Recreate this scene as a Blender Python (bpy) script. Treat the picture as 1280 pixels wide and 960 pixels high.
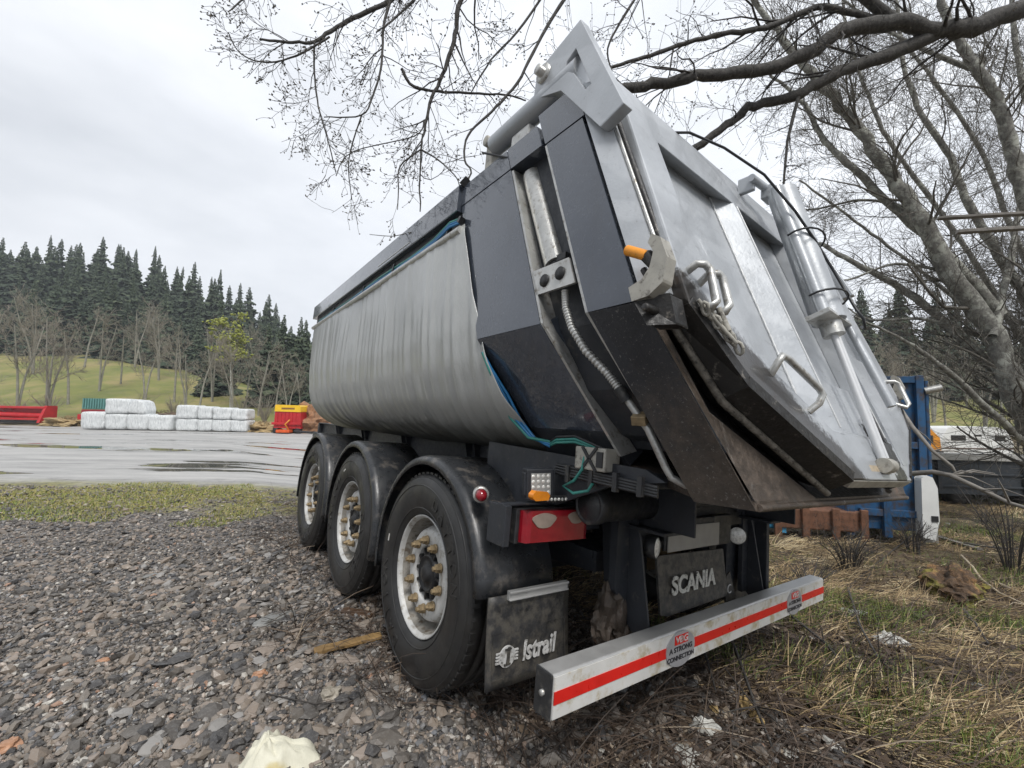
import bpy, math, random
import numpy as np
from mathutils import Matrix, Vector, noise as mnoise
random.seed(7); RNG = np.random.default_rng(11)
for o in list(bpy.data.objects): bpy.data.objects.remove(o)
scene = bpy.context.scene
COL = scene.collection
R = math.radians
# ------------------------------------------------------------------ camera, world, sun, exposure
CAM_M = np.array([[0.80024569, -0.05364488, -0.597268], [-0.59941938, -0.04263456, -0.79929888], [0.01741404, 0.9976495, -0.0662739]])
CAM_P = np.array([-2.16721547, -2.08687918, 1.48051386])
FPX = 526.44                                   # focal length in pixels of a 1280 px wide picture
cam_data = bpy.data.cameras.new('camera'); cam = bpy.data.objects.new('camera', cam_data); COL.objects.link(cam)
m = Matrix(CAM_M.tolist()).to_4x4(); m.translation = Vector(CAM_P); cam.matrix_world = m
cam_data.sensor_width = 36.0; cam_data.lens = FPX / 1280 * 36.0; cam_data.clip_start = 0.05; cam_data.clip_end = 3000
scene.camera = cam

world = bpy.data.worlds.new('World'); scene.world = world; world.use_nodes = True
wn = world.node_tree.nodes; wl = world.node_tree.links; wn.clear()
wout = wn.new('ShaderNodeOutputWorld'); bg = wn.new('ShaderNodeBackground'); wl.new(bg.outputs[0], wout.inputs[0])
SUN_EL, SUN_ROT = 55, 200
sky = wn.new('ShaderNodeTexSky'); sky.sky_type = 'NISHITA'; sky.sun_disc = False
sky.sun_elevation = R(SUN_EL); sky.sun_rotation = R(SUN_ROT)
skym = wn.new('ShaderNodeVectorMath'); skym.operation = 'SCALE'; skym.inputs['Scale'].default_value = 0.10
wl.new(sky.outputs[0], skym.inputs[0])
tc = wn.new('ShaderNodeTexCoord'); mp = wn.new('ShaderNodeMapping'); mp.inputs['Scale'].default_value = (1.2, 1.2, 3.2)
wl.new(tc.outputs['Generated'], mp.inputs[0])
nz = wn.new('ShaderNodeTexNoise'); nz.inputs['Scale'].default_value = 1.6; nz.inputs['Detail'].default_value = 5; nz.inputs['Roughness'].default_value = 0.55
wl.new(mp.outputs[0], nz.inputs['Vector'])
cr = wn.new('ShaderNodeValToRGB'); cr.color_ramp.elements[0].position = 0.3; cr.color_ramp.elements[0].color = (0.52, 0.545, 0.585, 1)
cr.color_ramp.elements[1].position = 0.68; cr.color_ramp.elements[1].color = (0.72, 0.74, 0.775, 1)
wl.new(nz.outputs[0], cr.inputs[0])
# the cloud deck is brighter towards the sun behind it
dp = wn.new('ShaderNodeVectorMath'); dp.operation = 'DOT_PRODUCT'; dp.inputs[1].default_value = (0.72, 0.25, 0.64)
wl.new(tc.outputs['Generated'], dp.inputs[0])
mr = wn.new('ShaderNodeMapRange'); mr.inputs['From Min'].default_value = -0.6; mr.inputs['From Max'].default_value = 1.0
mr.inputs['To Min'].default_value = 0.70; mr.inputs['To Max'].default_value = 1.22; wl.new(dp.outputs['Value'], mr.inputs['Value'])
sc = wn.new('ShaderNodeVectorMath'); sc.operation = 'SCALE'; wl.new(cr.outputs[0], sc.inputs[0]); wl.new(mr.outputs[0], sc.inputs['Scale'])
mx = wn.new('ShaderNodeMix'); mx.data_type = 'RGBA'; mx.inputs[0].default_value = 0.95
wl.new(skym.outputs[0], mx.inputs[6]); wl.new(sc.outputs[0], mx.inputs[7]); wl.new(mx.outputs[2], bg.inputs[0])
bg.inputs[1].default_value = 1.0
sd = bpy.data.lights.new('sun', 'SUN'); sd.energy = 1.9; sd.angle = R(18); sd.color = (1, 0.97, 0.93)
sun = bpy.data.objects.new('sun', sd); COL.objects.link(sun)
# Nishita: rotation measured clockwise from +Y; the lamp looks from that direction
az = R(SUN_ROT); dvec = Vector((math.sin(az) * math.cos(R(SUN_EL)), math.cos(az) * math.cos(R(SUN_EL)), math.sin(R(SUN_EL))))
sun.rotation_euler = (-dvec).to_track_quat('-Z', 'Y').to_euler()
scene.view_settings.view_transform = 'Standard'; scene.view_settings.look = 'None'
scene.view_settings.exposure = 0.52; scene.view_settings.gamma = 1; scene.view_settings.use_curve_mapping = False
scene.render.resolution_x = 1280; scene.render.resolution_y = 960

# ------------------------------------------------------------------ basic helpers
FW = np.array([0.5973, 0.7993]) / math.hypot(0.5973, 0.7993)          # the way down the yard
RT = np.array([FW[1], -FW[0]])
def at(px, py, d):
    c = CAM_M @ np.array([(px - 640) / FPX, -(py - 480) / FPX, -1.0])
    return CAM_P + c * d
def st(x, y):
    dx, dy = x - CAM_P[0], y - CAM_P[1]
    return dx * FW[0] + dy * FW[1], dx * RT[0] + dy * RT[1]
def xy(s, t): return CAM_P[0] + s * FW[0] + t * RT[0], CAM_P[1] + s * FW[1] + t * RT[1]
def sstep(a, b, x):
    u = np.clip((x - a) / (b - a), 0, 1); return u * u * (3 - 2 * u)
def wav(x, y, f, seed=0.0):
    return (np.sin(x * f * 1.0 + seed) * np.cos(y * f * 1.27 - seed * 1.7) + 0.6 * np.sin(x * f * 2.3 + y * f * 1.9 + seed * 3.1)
            + 0.35 * np.cos(x * f * 4.1 - y * f * 3.7 + seed)) / 1.95
def gz(x, y):
    x = np.asarray(x, float); y = np.asarray(y, float)
    z = 0.106 - 0.088 * np.clip(x + 1.2, 0, 5.2)
    s, t = st(x, y)
    z = z + 0.012 * wav(x, y, 3.1, 1.0) + 0.02 * wav(x, y, 0.9, 4.0) * sstep(1.6, 3, x)
    z = z + 0.05 * sstep(2.0, 5.0, x) * wav(x, y, 1.7, 2.0)
    far = sstep(14, 26, s); z = z * (1 - far) + far * (-0.30)
    z = z - 0.05 * sstep(7.2, 9.0, s) * (1 - far)
    # hill behind the yard
    u = t / np.maximum(s, 5)
    H = 1.02 - 0.62 * sstep(-1.05, -0.42, u) + 0.35 * sstep(0.3, 1.0, u)
    h = 9.5 * sstep(37, 78, s) + 20.5 * sstep(74, 122, s) + 6 * sstep(120, 220, s)
    bank = 0.5 * sstep(33.8, 36.5, s)
    return z + (h * H + bank + 0.5 * wav(x, y, 0.12, 3.0) * sstep(38, 60, s))
def ghit(px, py):
    c = CAM_M @ np.array([(px - 640) / FPX, -(py - 480) / FPX, -1.0])
    lo = 0.8
    for k in range(4000):
        p = CAM_P + c * lo
        if p[2] <= gz(p[0], p[1]): return p
        lo *= 1.004
    return p

def tag(o, label=None, cat=None, group=None, kind=None):
    if label: o['label'] = label
    if cat: o['category'] = cat
    if group: o['group'] = group
    if kind: o['kind'] = kind
    return o
def link(name, me, mats, parent=None):
    o = bpy.data.objects.new(name, me); COL.objects.link(o)
    if not isinstance(mats, (list, tuple)): mats = [mats]
    if len(me.materials) == 0:
        for mt in mats: me.materials.append(mt)
    if parent is not None: o.parent = parent
    return o
def empty(name, loc=(0, 0, 0), rz=0.0, label=None, cat=None, group=None):
    o = bpy.data.objects.new(name, None); COL.objects.link(o); o.location = loc; o.rotation_euler = (0, 0, rz)
    o.empty_display_size = 0.2
    return tag(o, label, cat, group)
def copy_tree(o, parent=None):
    c = o.copy(); COL.objects.link(c); c.parent = parent
    for ch in list(o.children): copy_tree(ch, c)
    return c

class MB:
    def __init__(s): s.v = []; s.f = []; s.mi = []; s.sm = []
    def add(s, vs, fs, mi=0, smooth=False):
        b = len(s.v); s.v += [tuple(map(float, p)) for p in vs]
        for f in fs: s.f.append(tuple(b + i for i in f)); s.mi.append(mi); s.sm.append(smooth)
        return s
    def box(s, c, d, rot=None, mi=0):
        vs = []
        for sx in (-.5, .5):
            for sy in (-.5, .5):
                for sz in (-.5, .5): vs.append(Vector((d[0] * sx, d[1] * sy, d[2] * sz)))
        if rot is not None:
            if not isinstance(rot, Matrix): rot = Matrix.Rotation(rot[2], 3, 'Z') @ Matrix.Rotation(rot[1], 3, 'Y') @ Matrix.Rotation(rot[0], 3, 'X')
            vs = [rot @ v for v in vs]
        vs = [v + Vector(c) for v in vs]
        return s.add(vs, [(0, 1, 3, 2), (4, 6, 7, 5), (0, 4, 5, 1), (2, 3, 7, 6), (0, 2, 6, 4), (1, 5, 7, 3)], mi)
    def b6(s, x0, x1, y0, y1, z0, z1, mi=0): return s.box(((x0 + x1) / 2, (y0 + y1) / 2, (z0 + z1) / 2), (abs(x1 - x0), abs(y1 - y0), abs(z1 - z0)), mi=mi)
    def prism(s, poly, vec, mi=0, smooth=False):
        n = len(poly); v = Vector(vec); a = [Vector(p) for p in poly]
        nrm = Vector((0, 0, 0))
        for i in range(n): nrm += a[i].cross(a[(i + 1) % n])
        if nrm.dot(v) > 0: a = a[::-1]
        vs = a + [p + v for p in a]
        fs = [tuple(range(n)), tuple(range(2 * n - 1, n - 1, -1))] 
        s.add(vs, fs, mi)
        s.add(vs, [(i, i + n, (i + 1) % n + n, (i + 1) % n) for i in range(n)], mi, smooth)
        return s
    def frame(s, outer, inner, vec, mi=0):
        """ring between two outlines with the same number of corners, extruded by vec"""
        n = len(outer); v = Vector(vec); o = [Vector(p) for p in outer]; i_ = [Vector(p) for p in inner]
        vs = o + i_ + [p + v for p in o] + [p + v for p in i_]
        fs = []
        for k in range(n):
            j = (k + 1) % n
            fs += [(k, j, n + j, n + k), (2 * n + k, 3 * n + k, 3 * n + j, 2 * n + j), (k, 2 * n + k, 2 * n + j, j), (n + k, n + j, 3 * n + j, 3 * n + k)]
        return s.add(vs, fs, mi)
    def tube(s, pts, r, n=8, mi=0, caps=True, smooth=True):
        P = [Vector(p) for p in pts]; k = len(P)
        rr = list(r) if hasattr(r, '__len__') else [r] * k
        t0 = (P[1] - P[0]).normalized(); up = Vector((0, 0, 1)) if abs(t0.z) < .9 else Vector((1, 0, 0))
        nx = t0.cross(up).normalized(); vs = []
        for i in range(k):
            t = (P[min(i + 1, k - 1)] - P[max(i - 1, 0)])
            if t.length < 1e-9: t = t0
            t.normalize(); nx = (nx - t * nx.dot(t))
            if nx.length < 1e-6: nx = t.orthogonal()
            nx.normalize(); ny = t.cross(nx)
            for j in range(n):
                a = 2 * math.pi * j / n; vs.append(P[i] + (nx * math.cos(a) + ny * math.sin(a)) * rr[i])
        fs = [(i * n + j, i * n + (j + 1) % n, (i + 1) * n + (j + 1) % n, (i + 1) * n + j) for i in range(k - 1) for j in range(n)]
        s.add(vs, fs, mi, smooth)
        if caps: s.add(vs[:n], [tuple(range(n - 1, -1, -1))], mi); s.add(vs[-n:], [tuple(range(n))], mi)
        return s
    def lathe(s, prof, c, axis='X', n=48, mi=0, smooth=True):
        """prof: list of (along, radius)"""
        vs = []
        for (a, r) in prof:
            for j in range(n):
                th = 2 * math.pi * j / n; u, w = r * math.cos(th), r * math.sin(th)
                p = {'X': (a, u, w), 'Y': (u, a, w), 'Z': (u, w, a)}[axis]
                vs.append((p[0] + c[0], p[1] + c[1], p[2] + c[2]))
        k = len(prof)
        fs = [(i * n + j, i * n + (j + 1) % n, (i + 1) * n + (j + 1) % n, (i + 1) * n + j) for i in range(k - 1) for j in range(n)]
        return s.add(vs, fs, mi, smooth)
    def obj(s, name, mats, parent=None, bevel=0.0, xf=None):
        me = bpy.data.meshes.new(name); vs = s.v
        if xf is not None: vs = [xf @ Vector(v) for v in vs]
        me.from_pydata(vs, [], s.f); me.polygons.foreach_set('material_index', s.mi); me.polygons.foreach_set('use_smooth', s.sm); me.update()
        o = link(name, me, mats, parent)
        if bevel:
            b = o.modifiers.new('bevel', 'BEVEL'); b.width = bevel; b.segments = 2; b.limit_method = 'ANGLE'; b.angle_limit = R(40)
        return o
def np_mesh(name, V, F, mats, parent=None, attr=None, smooth=False, nper=None, mi=None):
    """V (n,3), F (m,k) with k constant; attr: dict of per-face floats"""
    me = bpy.data.meshes.new(name); V = np.ascontiguousarray(V, np.float32); F = np.ascontiguousarray(F, np.int32)
    me.vertices.add(len(V)); me.vertices.foreach_set('co', V.ravel())
    k = F.shape[1]; me.loops.add(F.size); me.loops.foreach_set('vertex_index', F.ravel())
    me.polygons.add(len(F)); me.polygons.foreach_set('loop_start', np.arange(0, F.size, k, dtype=np.int32))
    try: me.polygons.foreach_set('loop_total', np.full(len(F), k, np.int32))
    except Exception: pass
    me.polygons.foreach_set('use_smooth', np.full(len(F), bool(smooth)))
    if mi is not None: me.polygons.foreach_set('material_index', np.asarray(mi, np.int32))
    if attr:
        for kx, a in attr.items():
            at_ = me.attributes.new(kx, 'FLOAT', 'FACE'); at_.data.foreach_set('value', np.asarray(a, np.float32))
    me.update(calc_edges=True)
    return link(name, me, mats, parent)

# ------------------------------------------------------------------ materials
MATS = {}
class NT:
    def __init__(s, name):
        s.m = bpy.data.materials.new(name); s.m.use_nodes = True; s.n = s.m.node_tree.nodes; s.l = s.m.node_tree.links
        s.b = s.n['Principled BSDF']; s.tc = s.n.new('ShaderNodeTexCoord')
    def noise(s, scale, detail=4, rough=0.55, vec=None, mapscale=None, geo=False):
        n = s.n.new('ShaderNodeTexNoise'); n.inputs['Scale'].default_value = scale; n.inputs['Detail'].default_value = detail; n.inputs['Roughness'].default_value = rough
        src = vec if vec is not None else s.tc.outputs['Object']
        if geo:
            g = s.n.new('ShaderNodeNewGeometry'); src = g.outputs['Position']
        if mapscale:
            mpn = s.n.new('ShaderNodeMapping'); mpn.inputs['Scale'].default_value = mapscale; s.l.new(src, mpn.inputs[0]); src = mpn.outputs[0]
        s.l.new(src, n.inputs['Vector']); return n.outputs[0]
    def ramp(s, src, stops):
        r = s.n.new('ShaderNodeValToRGB'); e = r.color_ramp.elements
        e[0].position, e[0].color = stops[0][0], col(stops[0][1]); e[1].position, e[1].color = stops[1][0], col(stops[1][1])
        for p, c in stops[2:]:
            x = e.new(p); x.color = col(c)
        s.l.new(src, r.inputs[0]); return r.outputs[0]
    def mix(s, fac, a, b):
        x = s.n.new('ShaderNodeMix'); x.data_type = 'RGBA'
        for i, v in ((0, fac), (6, a), (7, b)):
            if isinstance(v, (int, float)): x.inputs[i].default_value = v
            elif isinstance(v, tuple): x.inputs[i].default_value = col(v)
            else: s.l.new(v, x.inputs[i])
        return x.outputs[2]
    def math(s, op, a, b=None, clamp=False):
        x = s.n.new('ShaderNodeMath'); x.operation = op; x.use_clamp = clamp
        for i, v in ((0, a), (1, b)):
            if v is None: continue
            if isinstance(v, (int, float)): x.inputs[i].default_value = v
            else: s.l.new(v, x.inputs[i])
        return x.outputs[0]
    def dot(s, vec, c=0.0, src=None):
        d = s.n.new('ShaderNodeVectorMath'); d.operation = 'DOT_PRODUCT'; d.inputs[1].default_value = vec
        s.l.new(src if src is not None else s.tc.outputs['Object'], d.inputs[0])
        return s.math('ADD', d.outputs['Value'], c)
    def maprange(s, v, a, b, c=0, d=1):
        x = s.n.new('ShaderNodeMapRange'); x.interpolation_type = 'SMOOTHSTEP'
        for i, q in enumerate((a, b, c, d)): x.inputs[i + 1].default_value = q
        s.l.new(v, x.inputs[0]); return x.outputs[0]
    def bump(s, h, strength=0.3, dist=0.01):
        b = s.n.new('ShaderNodeBump'); b.inputs['Strength'].default_value = strength; b.inputs['Distance'].default_value = dist
        s.l.new(h, b.inputs['Height']); s.l.new(b.outputs[0], s.b.inputs['Normal'])
    def set(s, **k):
        for kk, v in k.items():
            i = s.b.inputs[{'color': 'Base Color', 'rough': 'Roughness', 'metal': 'Metallic', 'coat': 'Coat Weight', 'spec': 'Specular IOR Level', 'trans': 'Transmission Weight', 'sub': 'Subsurface Weight', 'coatr': 'Coat Roughness'}[kk]]
            if isinstance(v, (int, float)): i.default_value = v
            elif isinstance(v, tuple): i.default_value = col(v)
            else: s.l.new(v, i)
        return s.m
def col(c):
    if isinstance(c, (int, float)): return (c, c, c, 1)
    return tuple(c) + (1,) if len(c) == 3 else c
def simple(name, c, rough=0.5, metal=0.0, var=0.25, scale=6, bump=0.0, bscale=60, coat=0.0, dirt=None, dirtamt=0.5):
    t = NT(name); n1 = t.noise(scale, 6, 0.65)
    c1 = tuple(x * (1 - var) for x in c); c2 = tuple(min(1, x * (1 + var)) for x in c)
    cc = t.ramp(n1, [(0.3, c1), (0.7, c2)])
    if dirt:
        n2 = t.noise(scale * 2.3, 8, 0.7); mk = t.maprange(n2, 0.62 - dirtamt * 0.3, 0.78 - dirtamt * 0.2)
        cc = t.mix(mk, cc, dirt)
    rn = t.maprange(t.noise(scale * 4, 5, 0.6), 0.3, 0.7, max(0.03, rough * 0.75), min(1, rough * 1.25))
    if bump: t.bump(t.noise(bscale, 4, 0.6), bump, 0.004)
    return t.set(color=cc, rough=rn, metal=metal, coat=coat)

# dark slate paint with rain drops and runs
t = NT('slate_paint'); n1 = t.noise(3, 6, .6)
cc = t.ramp(n1, [(0.3, (0.043, 0.052, 0.070)), (0.7, (0.068, 0.080, 0.102))])
streak = t.maprange(t.noise(9, 6, .7, mapscale=(1, 1, .12)), .52, .75)
cc = t.mix(t.math('MULTIPLY', streak, .4), cc, (0.045, 0.048, 0.052))
dust = t.maprange(t.noise(22, 8, .75), .56, .72); cc = t.mix(t.math('MULTIPLY', dust, .16), cc, (0.17, 0.18, 0.18))
drops = t.maprange(t.noise(110, 2, .5), .60, .66)
t.bump(t.math('ADD', drops, t.math('MULTIPLY', t.noise(240, 2), .1)), .22, .0022)
slate = t.set(color=cc, rough=t.maprange(t.noise(12, 6, .7), .3, .7, .13, .30), coat=.9, metal=.1)
chassis_m = simple('chassis_paint', (0.023, 0.026, 0.032), .5, 0.0, .3, 8, .3, 160, 0, (0.085, 0.08, 0.07), .2)
black_m = simple('black_plastic', (0.022, 0.023, 0.025), .45, 0, .3, 9, .3, 200, 0, (0.09, 0.085, 0.075), .35)
fender_m = simple('fender_plastic', (0.024, 0.026, 0.029), .32, 0, .3, 5, .25, 260, .1, (0.11, 0.10, 0.09), .4)
flap_m = simple('flap_rubber', (0.026, 0.026, 0.027), .5, 0, .35, 9, .3, 120, 0, (0.085, 0.078, 0.066), .75)
# silver gate paint: wiped swirls, dirt, scratches
def silver(name, base=(0.40, 0.42, 0.44), tar=0.0, edges=()):
    t = NT(name)
    sw = t.noise(3.5, 3, .5); w2 = t.n.new('ShaderNodeTexWave'); w2.wave_type = 'RINGS'; w2.inputs['Scale'].default_value = 1.6; w2.inputs['Distortion'].default_value = 9; w2.inputs['Detail'].default_value = 3
    t.l.new(t.tc.outputs['Object'], w2.inputs['Vector'])
    c = t.ramp(sw, [(0.3, tuple(x * .88 for x in base)), (0.7, tuple(x * 1.1 for x in base))])
    c = t.mix(t.math('MULTIPLY', t.maprange(w2.outputs['Color'], .45, .8), .22), c, (0.62, 0.64, 0.66))
    st_ = t.maprange(t.noise(14, 7, .75, mapscale=(1, 1, .16)), .55, .78); c = t.mix(t.math('MULTIPLY', st_, .35), c, (0.22, 0.22, 0.21))
    speck = t.maprange(t.noise(75, 5, .8), .66, .72); c = t.mix(t.math('MULTIPLY', speck, .5), c, (0.08, 0.07, 0.06))
    rs_ = t.math('MULTIPLY', t.maprange(t.noise(11, 9, .85, mapscale=(1, 1, .3)), .60, .70), t.maprange(t.noise(1.7, 3, .5), .45, .6)); c = t.mix(t.math('MULTIPLY', rs_, .75), c, (0.16, 0.10, 0.06))
    scr = t.maprange(t.noise(60, 3, .6, mapscale=(.12, 1, 1)), .66, .70); c = t.mix(t.math('MULTIPLY', scr, .4), c, (0.20, 0.20, 0.20))
    rough = t.maprange(t.noise(9, 5, .6), .3, .7, .30, .50)
    if edges:
        mk = None
        nn = t.math('ADD', t.math('MULTIPLY', t.noise(30, 9, .82), .16), t.math('MULTIPLY', t.noise(5, 4, .6), .10))
        for (vec, c0) in edges:
            d = t.dot(vec, c0); e = t.maprange(t.math('SUBTRACT', d, nn), -0.030, 0.010, 1, 0)
            mk = e if mk is None else t.math('MAXIMUM', mk, e)
        c = t.mix(mk, c, t.ramp(t.noise(18, 5, .7), [(.35, (0.016, 0.015, 0.014)), (.7, (0.05, 0.042, 0.036))]))
    if edges:
        sub = t.n.new('ShaderNodeVectorMath'); sub.operation = 'DISTANCE'; sub.inputs[1].default_value = (.27, -1.60, 1.33)
        mq = t.n.new('ShaderNodeMapping'); mq.inputs['Scale'].default_value = (1.5, 1, .62); mq.inputs['Location'].default_value = (-.135, 0, .505); t.l.new(t.tc.outputs['Object'], mq.inputs[0]); t.l.new(mq.outputs[0], sub.inputs[0])
        pm_ = t.maprange(t.math('SUBTRACT', t.math('MULTIPLY', t.noise(16, 6, .65), .42), sub.outputs['Value']), .055, .065)
        c = t.mix(pm_, c, (0.02, 0.019, 0.018))
    t.bump(t.math('ADD', t.noise(60, 4, .6), t.math('MULTIPLY', t.noise(4, 3, .5), 3)), .16, .006)
    return t.set(color=c, rough=rough, metal=.35, coat=.25)
weld_m = simple('weld_bead', (0.55, 0.56, 0.56), .45, .2, .2, 40)
silver_m = silver('silver_paint')
gate_m = silver('gate_paint', (0.41, 0.43, 0.45), edges=(((0.545, 0.0, 0.838), -(0.545 * -1.14 + 0.838 * 1.66)),))
galv_m = simple('galvanised', (0.50, 0.50, 0.48), .38, .6, .2, 14, .2, 90, 0, (0.20, 0.17, 0.13), .35)
dirtyedge_m = simple('dirty_edge', (0.17, 0.155, 0.13), .5, 0, .5, 25, .5, 60, 0, (0.02, 0.018, 0.016), .6)
rod_m = simple('bright_rod', (0.60, 0.61, 0.62), .5, .3, .03, 3)
alu_m = simple('aluminium', (0.50, 0.50, 0.49), .42, .55, .12, 3, .1, 120)
rim_m = simple('rim_paint', (0.50, 0.50, 0.485), .5, .12, .15, 10, .15, 90, 0, (0.22, 0.19, 0.14), .4)
rimdark_m = simple('dusty_rim', (0.30, 0.285, 0.255), .55, .3, .25, 14, .3, 90, 0, (0.13, 0.10, 0.07), .5)
nut_m = simple('rusty_nut', (0.27, 0.205, 0.12), .6, .5, .35, 40, .4, 200)
tyre_m = NT('tyre_rubber'); c = tyre_m.ramp(tyre_m.noise(10, 6, .7), [(.35, (0.013, 0.013, 0.0135)), (.75, (0.032, 0.031, 0.029))])
tyre_m.bump(tyre_m.noise(140, 4), .2, .002); tyre_m = tyre_m.set(color=c, rough=tyre_m.maprange(tyre_m.noise(6, 5), .35, .65, .33, .6))
hub_m = simple('hub_black', (0.02, 0.02, 0.021), .5, .2, .3, 20)
red_m = simple('red_lens', (0.24, 0.006, 0.014), .18, 0, .2, 20, 0, 0, .6)
redpaint_m = simple('red_machine_paint', (0.46, 0.02, 0.025), .4, 0, .2, 2)
yellow_m = simple('yellow_paint', (0.80, 0.50, 0.02), .4, 0, .1, 2)
amber_m = simple('amber_lens', (0.75, 0.24, 0.01), .2, 0, .15, 20, 0, 0, .5)
led_m = simple('led_lens', (0.75, 0.75, 0.70), .15, .1, .35, 90, .5, 90, .5)
orange_m = simple('orange_handle', (0.80, 0.30, 0.015), .4, 0, .15, 20, 0, 0, 0, (0.2, 0.1, 0.03), .3)
white_m = simple('white_reflective', (0.60, 0.595, 0.57), .4, 0, .08, 6, .05, 60, .1, (0.40, 0.34, 0.22), .55)
redtape_m = simple('red_tape', (0.62, 0.018, 0.012), .35, 0, .12, 9, 0, 60, .1)
ink_m = simple('dark_print', (0.03, 0.03, 0.035), .5, 0, .1)
lettering_m = simple('white_print', (0.58, 0.58, 0.57), .5, 0, .12, 20, 0, 60, 0, (0.22, 0.21, 0.19), .55)
worn_m = NT('worn_white_print'); worn_m = worn_m.set(color=worn_m.mix(worn_m.maprange(worn_m.noise(45, 6, .8), .54, .60), (0.52, 0.52, 0.48), (0.04, 0.04, 0.04)), rough=.6)
sticker_m = simple('grey_sticker', (0.36, 0.36, 0.37), .4, .2, .12, 20)
hoseblack_m = simple('hose_black', (0.015, 0.016, 0.018), .4)
bluehose_m = simple('blue_hose', (0.02, 0.16, 0.36), .35, 0, .2, 20)
greenhose_m = simple('green_hose', (0.03, 0.20, 0.17), .4, 0, .2, 20)
dirtyglass_m = simple('flaked_patch', (0.30, 0.24, 0.20), .5, 0, .15, 40)
# tail of the tub: tar-black paint worn down to brown mud and rust
t = NT('rusty_mud'); n = t.noise(7, 9, .75); n2 = t.noise(40, 6, .8); n3 = t.noise(13, 7, .7, mapscale=(1, 1, .3))
c = t.ramp(n, [(.3, (0.022, 0.019, 0.016)), (.48, (0.065, 0.05, 0.038)), (.62, (0.13, 0.10, 0.078)), (.74, (0.19, 0.075, 0.03))])
c = t.mix(t.maprange(n2, .56, .66), c, (0.025, 0.022, 0.02)); c = t.mix(t.math('MULTIPLY', t.maprange(n3, .58, .7), .7), c, (0.34, 0.32, 0.29))
t.bump(t.math('ADD', n2, n), .6, .008); rust_m = t.set(color=c, rough=t.maprange(n, .3, .7, .3, .7), metal=.15)
# tail side: slate at top turning to mud towards the bottom
t = NT('slate_to_mud'); n = t.noise(9, 9, .8); n2 = t.noise(85, 4, .8)
c = t.ramp(t.noise(6, 5), [(.3, (0.018, 0.02, 0.025)), (.7, (0.034, 0.037, 0.044))])
mud = t.ramp(n, [(.32, (0.028, 0.023, 0.019)), (.6, (0.085, 0.067, 0.052)), (.75, (0.14, 0.115, 0.092))])
d = t.dot((0, -.35, -.94), 1.05); mk = t.maprange(t.math('ADD', d, t.math('MULTIPLY', n, .55)), .26, .66)
c = t.mix(mk, c, mud); c = t.mix(t.math('MULTIPLY', t.maprange(n2, .60, .66), .45), c, (0.30, 0.29, 0.27))
c = t.mix(t.math('MULTIPLY', t.maprange(t.noise(38, 7, .8), .60, .66), .6), c, (0.012, 0.011, 0.01))
t.bump(t.math('ADD', t.noise(60, 5, .7), t.math('MULTIPLY', mk, n)), .4, .006); tail_m = t.set(color=c, rough=t.math('ADD', t.math('MULTIPLY', mk, .3), .3), coat=.1)
tar_m = simple('tar_black', (0.016, 0.015, 0.014), .5, 0, .4, 12, .6, 60, .05, (0.22, 0.20, 0.17), .2)
cream_m = simple('chipped_cream', (0.38, 0.365, 0.32), .5, .1, .2, 12, .3, 60, 0, (0.05, 0.04, 0.033), .35)
# tarpaulin
t = NT('tarpaulin'); n = t.noise(2.2, 7, .65); n2 = t.noise(9, 6, .7, mapscale=(1, 1, .25))
c = t.ramp(n, [(.3, (0.37, 0.38, 0.37)), (.7, (0.47, 0.48, 0.465))]); c = t.mix(t.math('MULTIPLY', t.maprange(n2, .58, .8), .28), c, (0.25, 0.24, 0.21))
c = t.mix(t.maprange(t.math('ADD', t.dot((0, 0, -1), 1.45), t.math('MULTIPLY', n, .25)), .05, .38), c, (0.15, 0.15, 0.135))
t.bump(t.math('ADD', t.noise(22, 6, .65, mapscale=(1, 2.6, .35)), t.math('MULTIPLY', t.noise(7, 5, .6, mapscale=(1, 1.6, .5)), 1.5)), .35, .014); tarp_m = t.set(color=c, rough=.33, coat=.35, metal=.12)
wood_m = simple('wet_wood', (0.24, 0.15, 0.06), .5, 0, .4, 10, .5, 60)
palewood_m = simple('pale_wood', (0.42, 0.35, 0.25), .6, 0, .3, 14, .4, 60, 0, (0.16, 0.11, 0.07), .3)
greywood_m = simple('grey_wood', (0.20, 0.185, 0.165), .7, 0, .3, 12, .5, 60)
bark_m = NT('lichen_bark'); n = bark_m.noise(26, 7, .75, mapscale=(1, 1, .5)); n2 = bark_m.noise(7, 6, .7)
c = bark_m.ramp(n, [(.35, (0.09, 0.084, 0.075)), (.6, (0.24, 0.235, 0.21))]); c = bark_m.mix(bark_m.maprange(n2, .47, .6), c, (0.36, 0.365, 0.32))
bark_m.bump(n, .6, .012); bark_m = bark_m.set(color=c, rough=.85)
darkbark_m = NT('dark_bark'); n = darkbark_m.noise(30, 7, .75); c = darkbark_m.ramp(n, [(.35, (0.028, 0.026, 0.024)), (.65, (0.10, 0.094, 0.086))])
darkbark_m.bump(n, .8, .015); darkbark_m = darkbark_m.set(color=c, rough=.8)
twig_m = simple('twig', (0.045, 0.04, 0.036), .7, 0, .3, 5)
bud_m = simple('buds', (0.10, 0.085, 0.06), .6, 0, .3, 5)
fartwig_m = simple('far_twigs', (0.24, 0.215, 0.17), .9, 0, .25, 2)
fartrunk_m = simple('far_trunk', (0.27, 0.26, 0.22), .9, 0, .25, 2)
birchleaf_m = simple('young_birch_leaves', (0.26, 0.28, 0.05), .7, 0, .25, 2)
bale_m = NT('bale_film'); n = bale_m.noise(5, 5, .6, mapscale=(2.5, 2.5, .6))
bale_m.bump(bale_m.noise(5, 6, .7, mapscale=(2, 2, .6)), .9, .12); bale_m = bale_m.set(color=bale_m.ramp(n, [(.3, (0.52, 0.545, 0.55)), (.6, (0.80, 0.82, 0.82))]), rough=.28)
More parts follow.
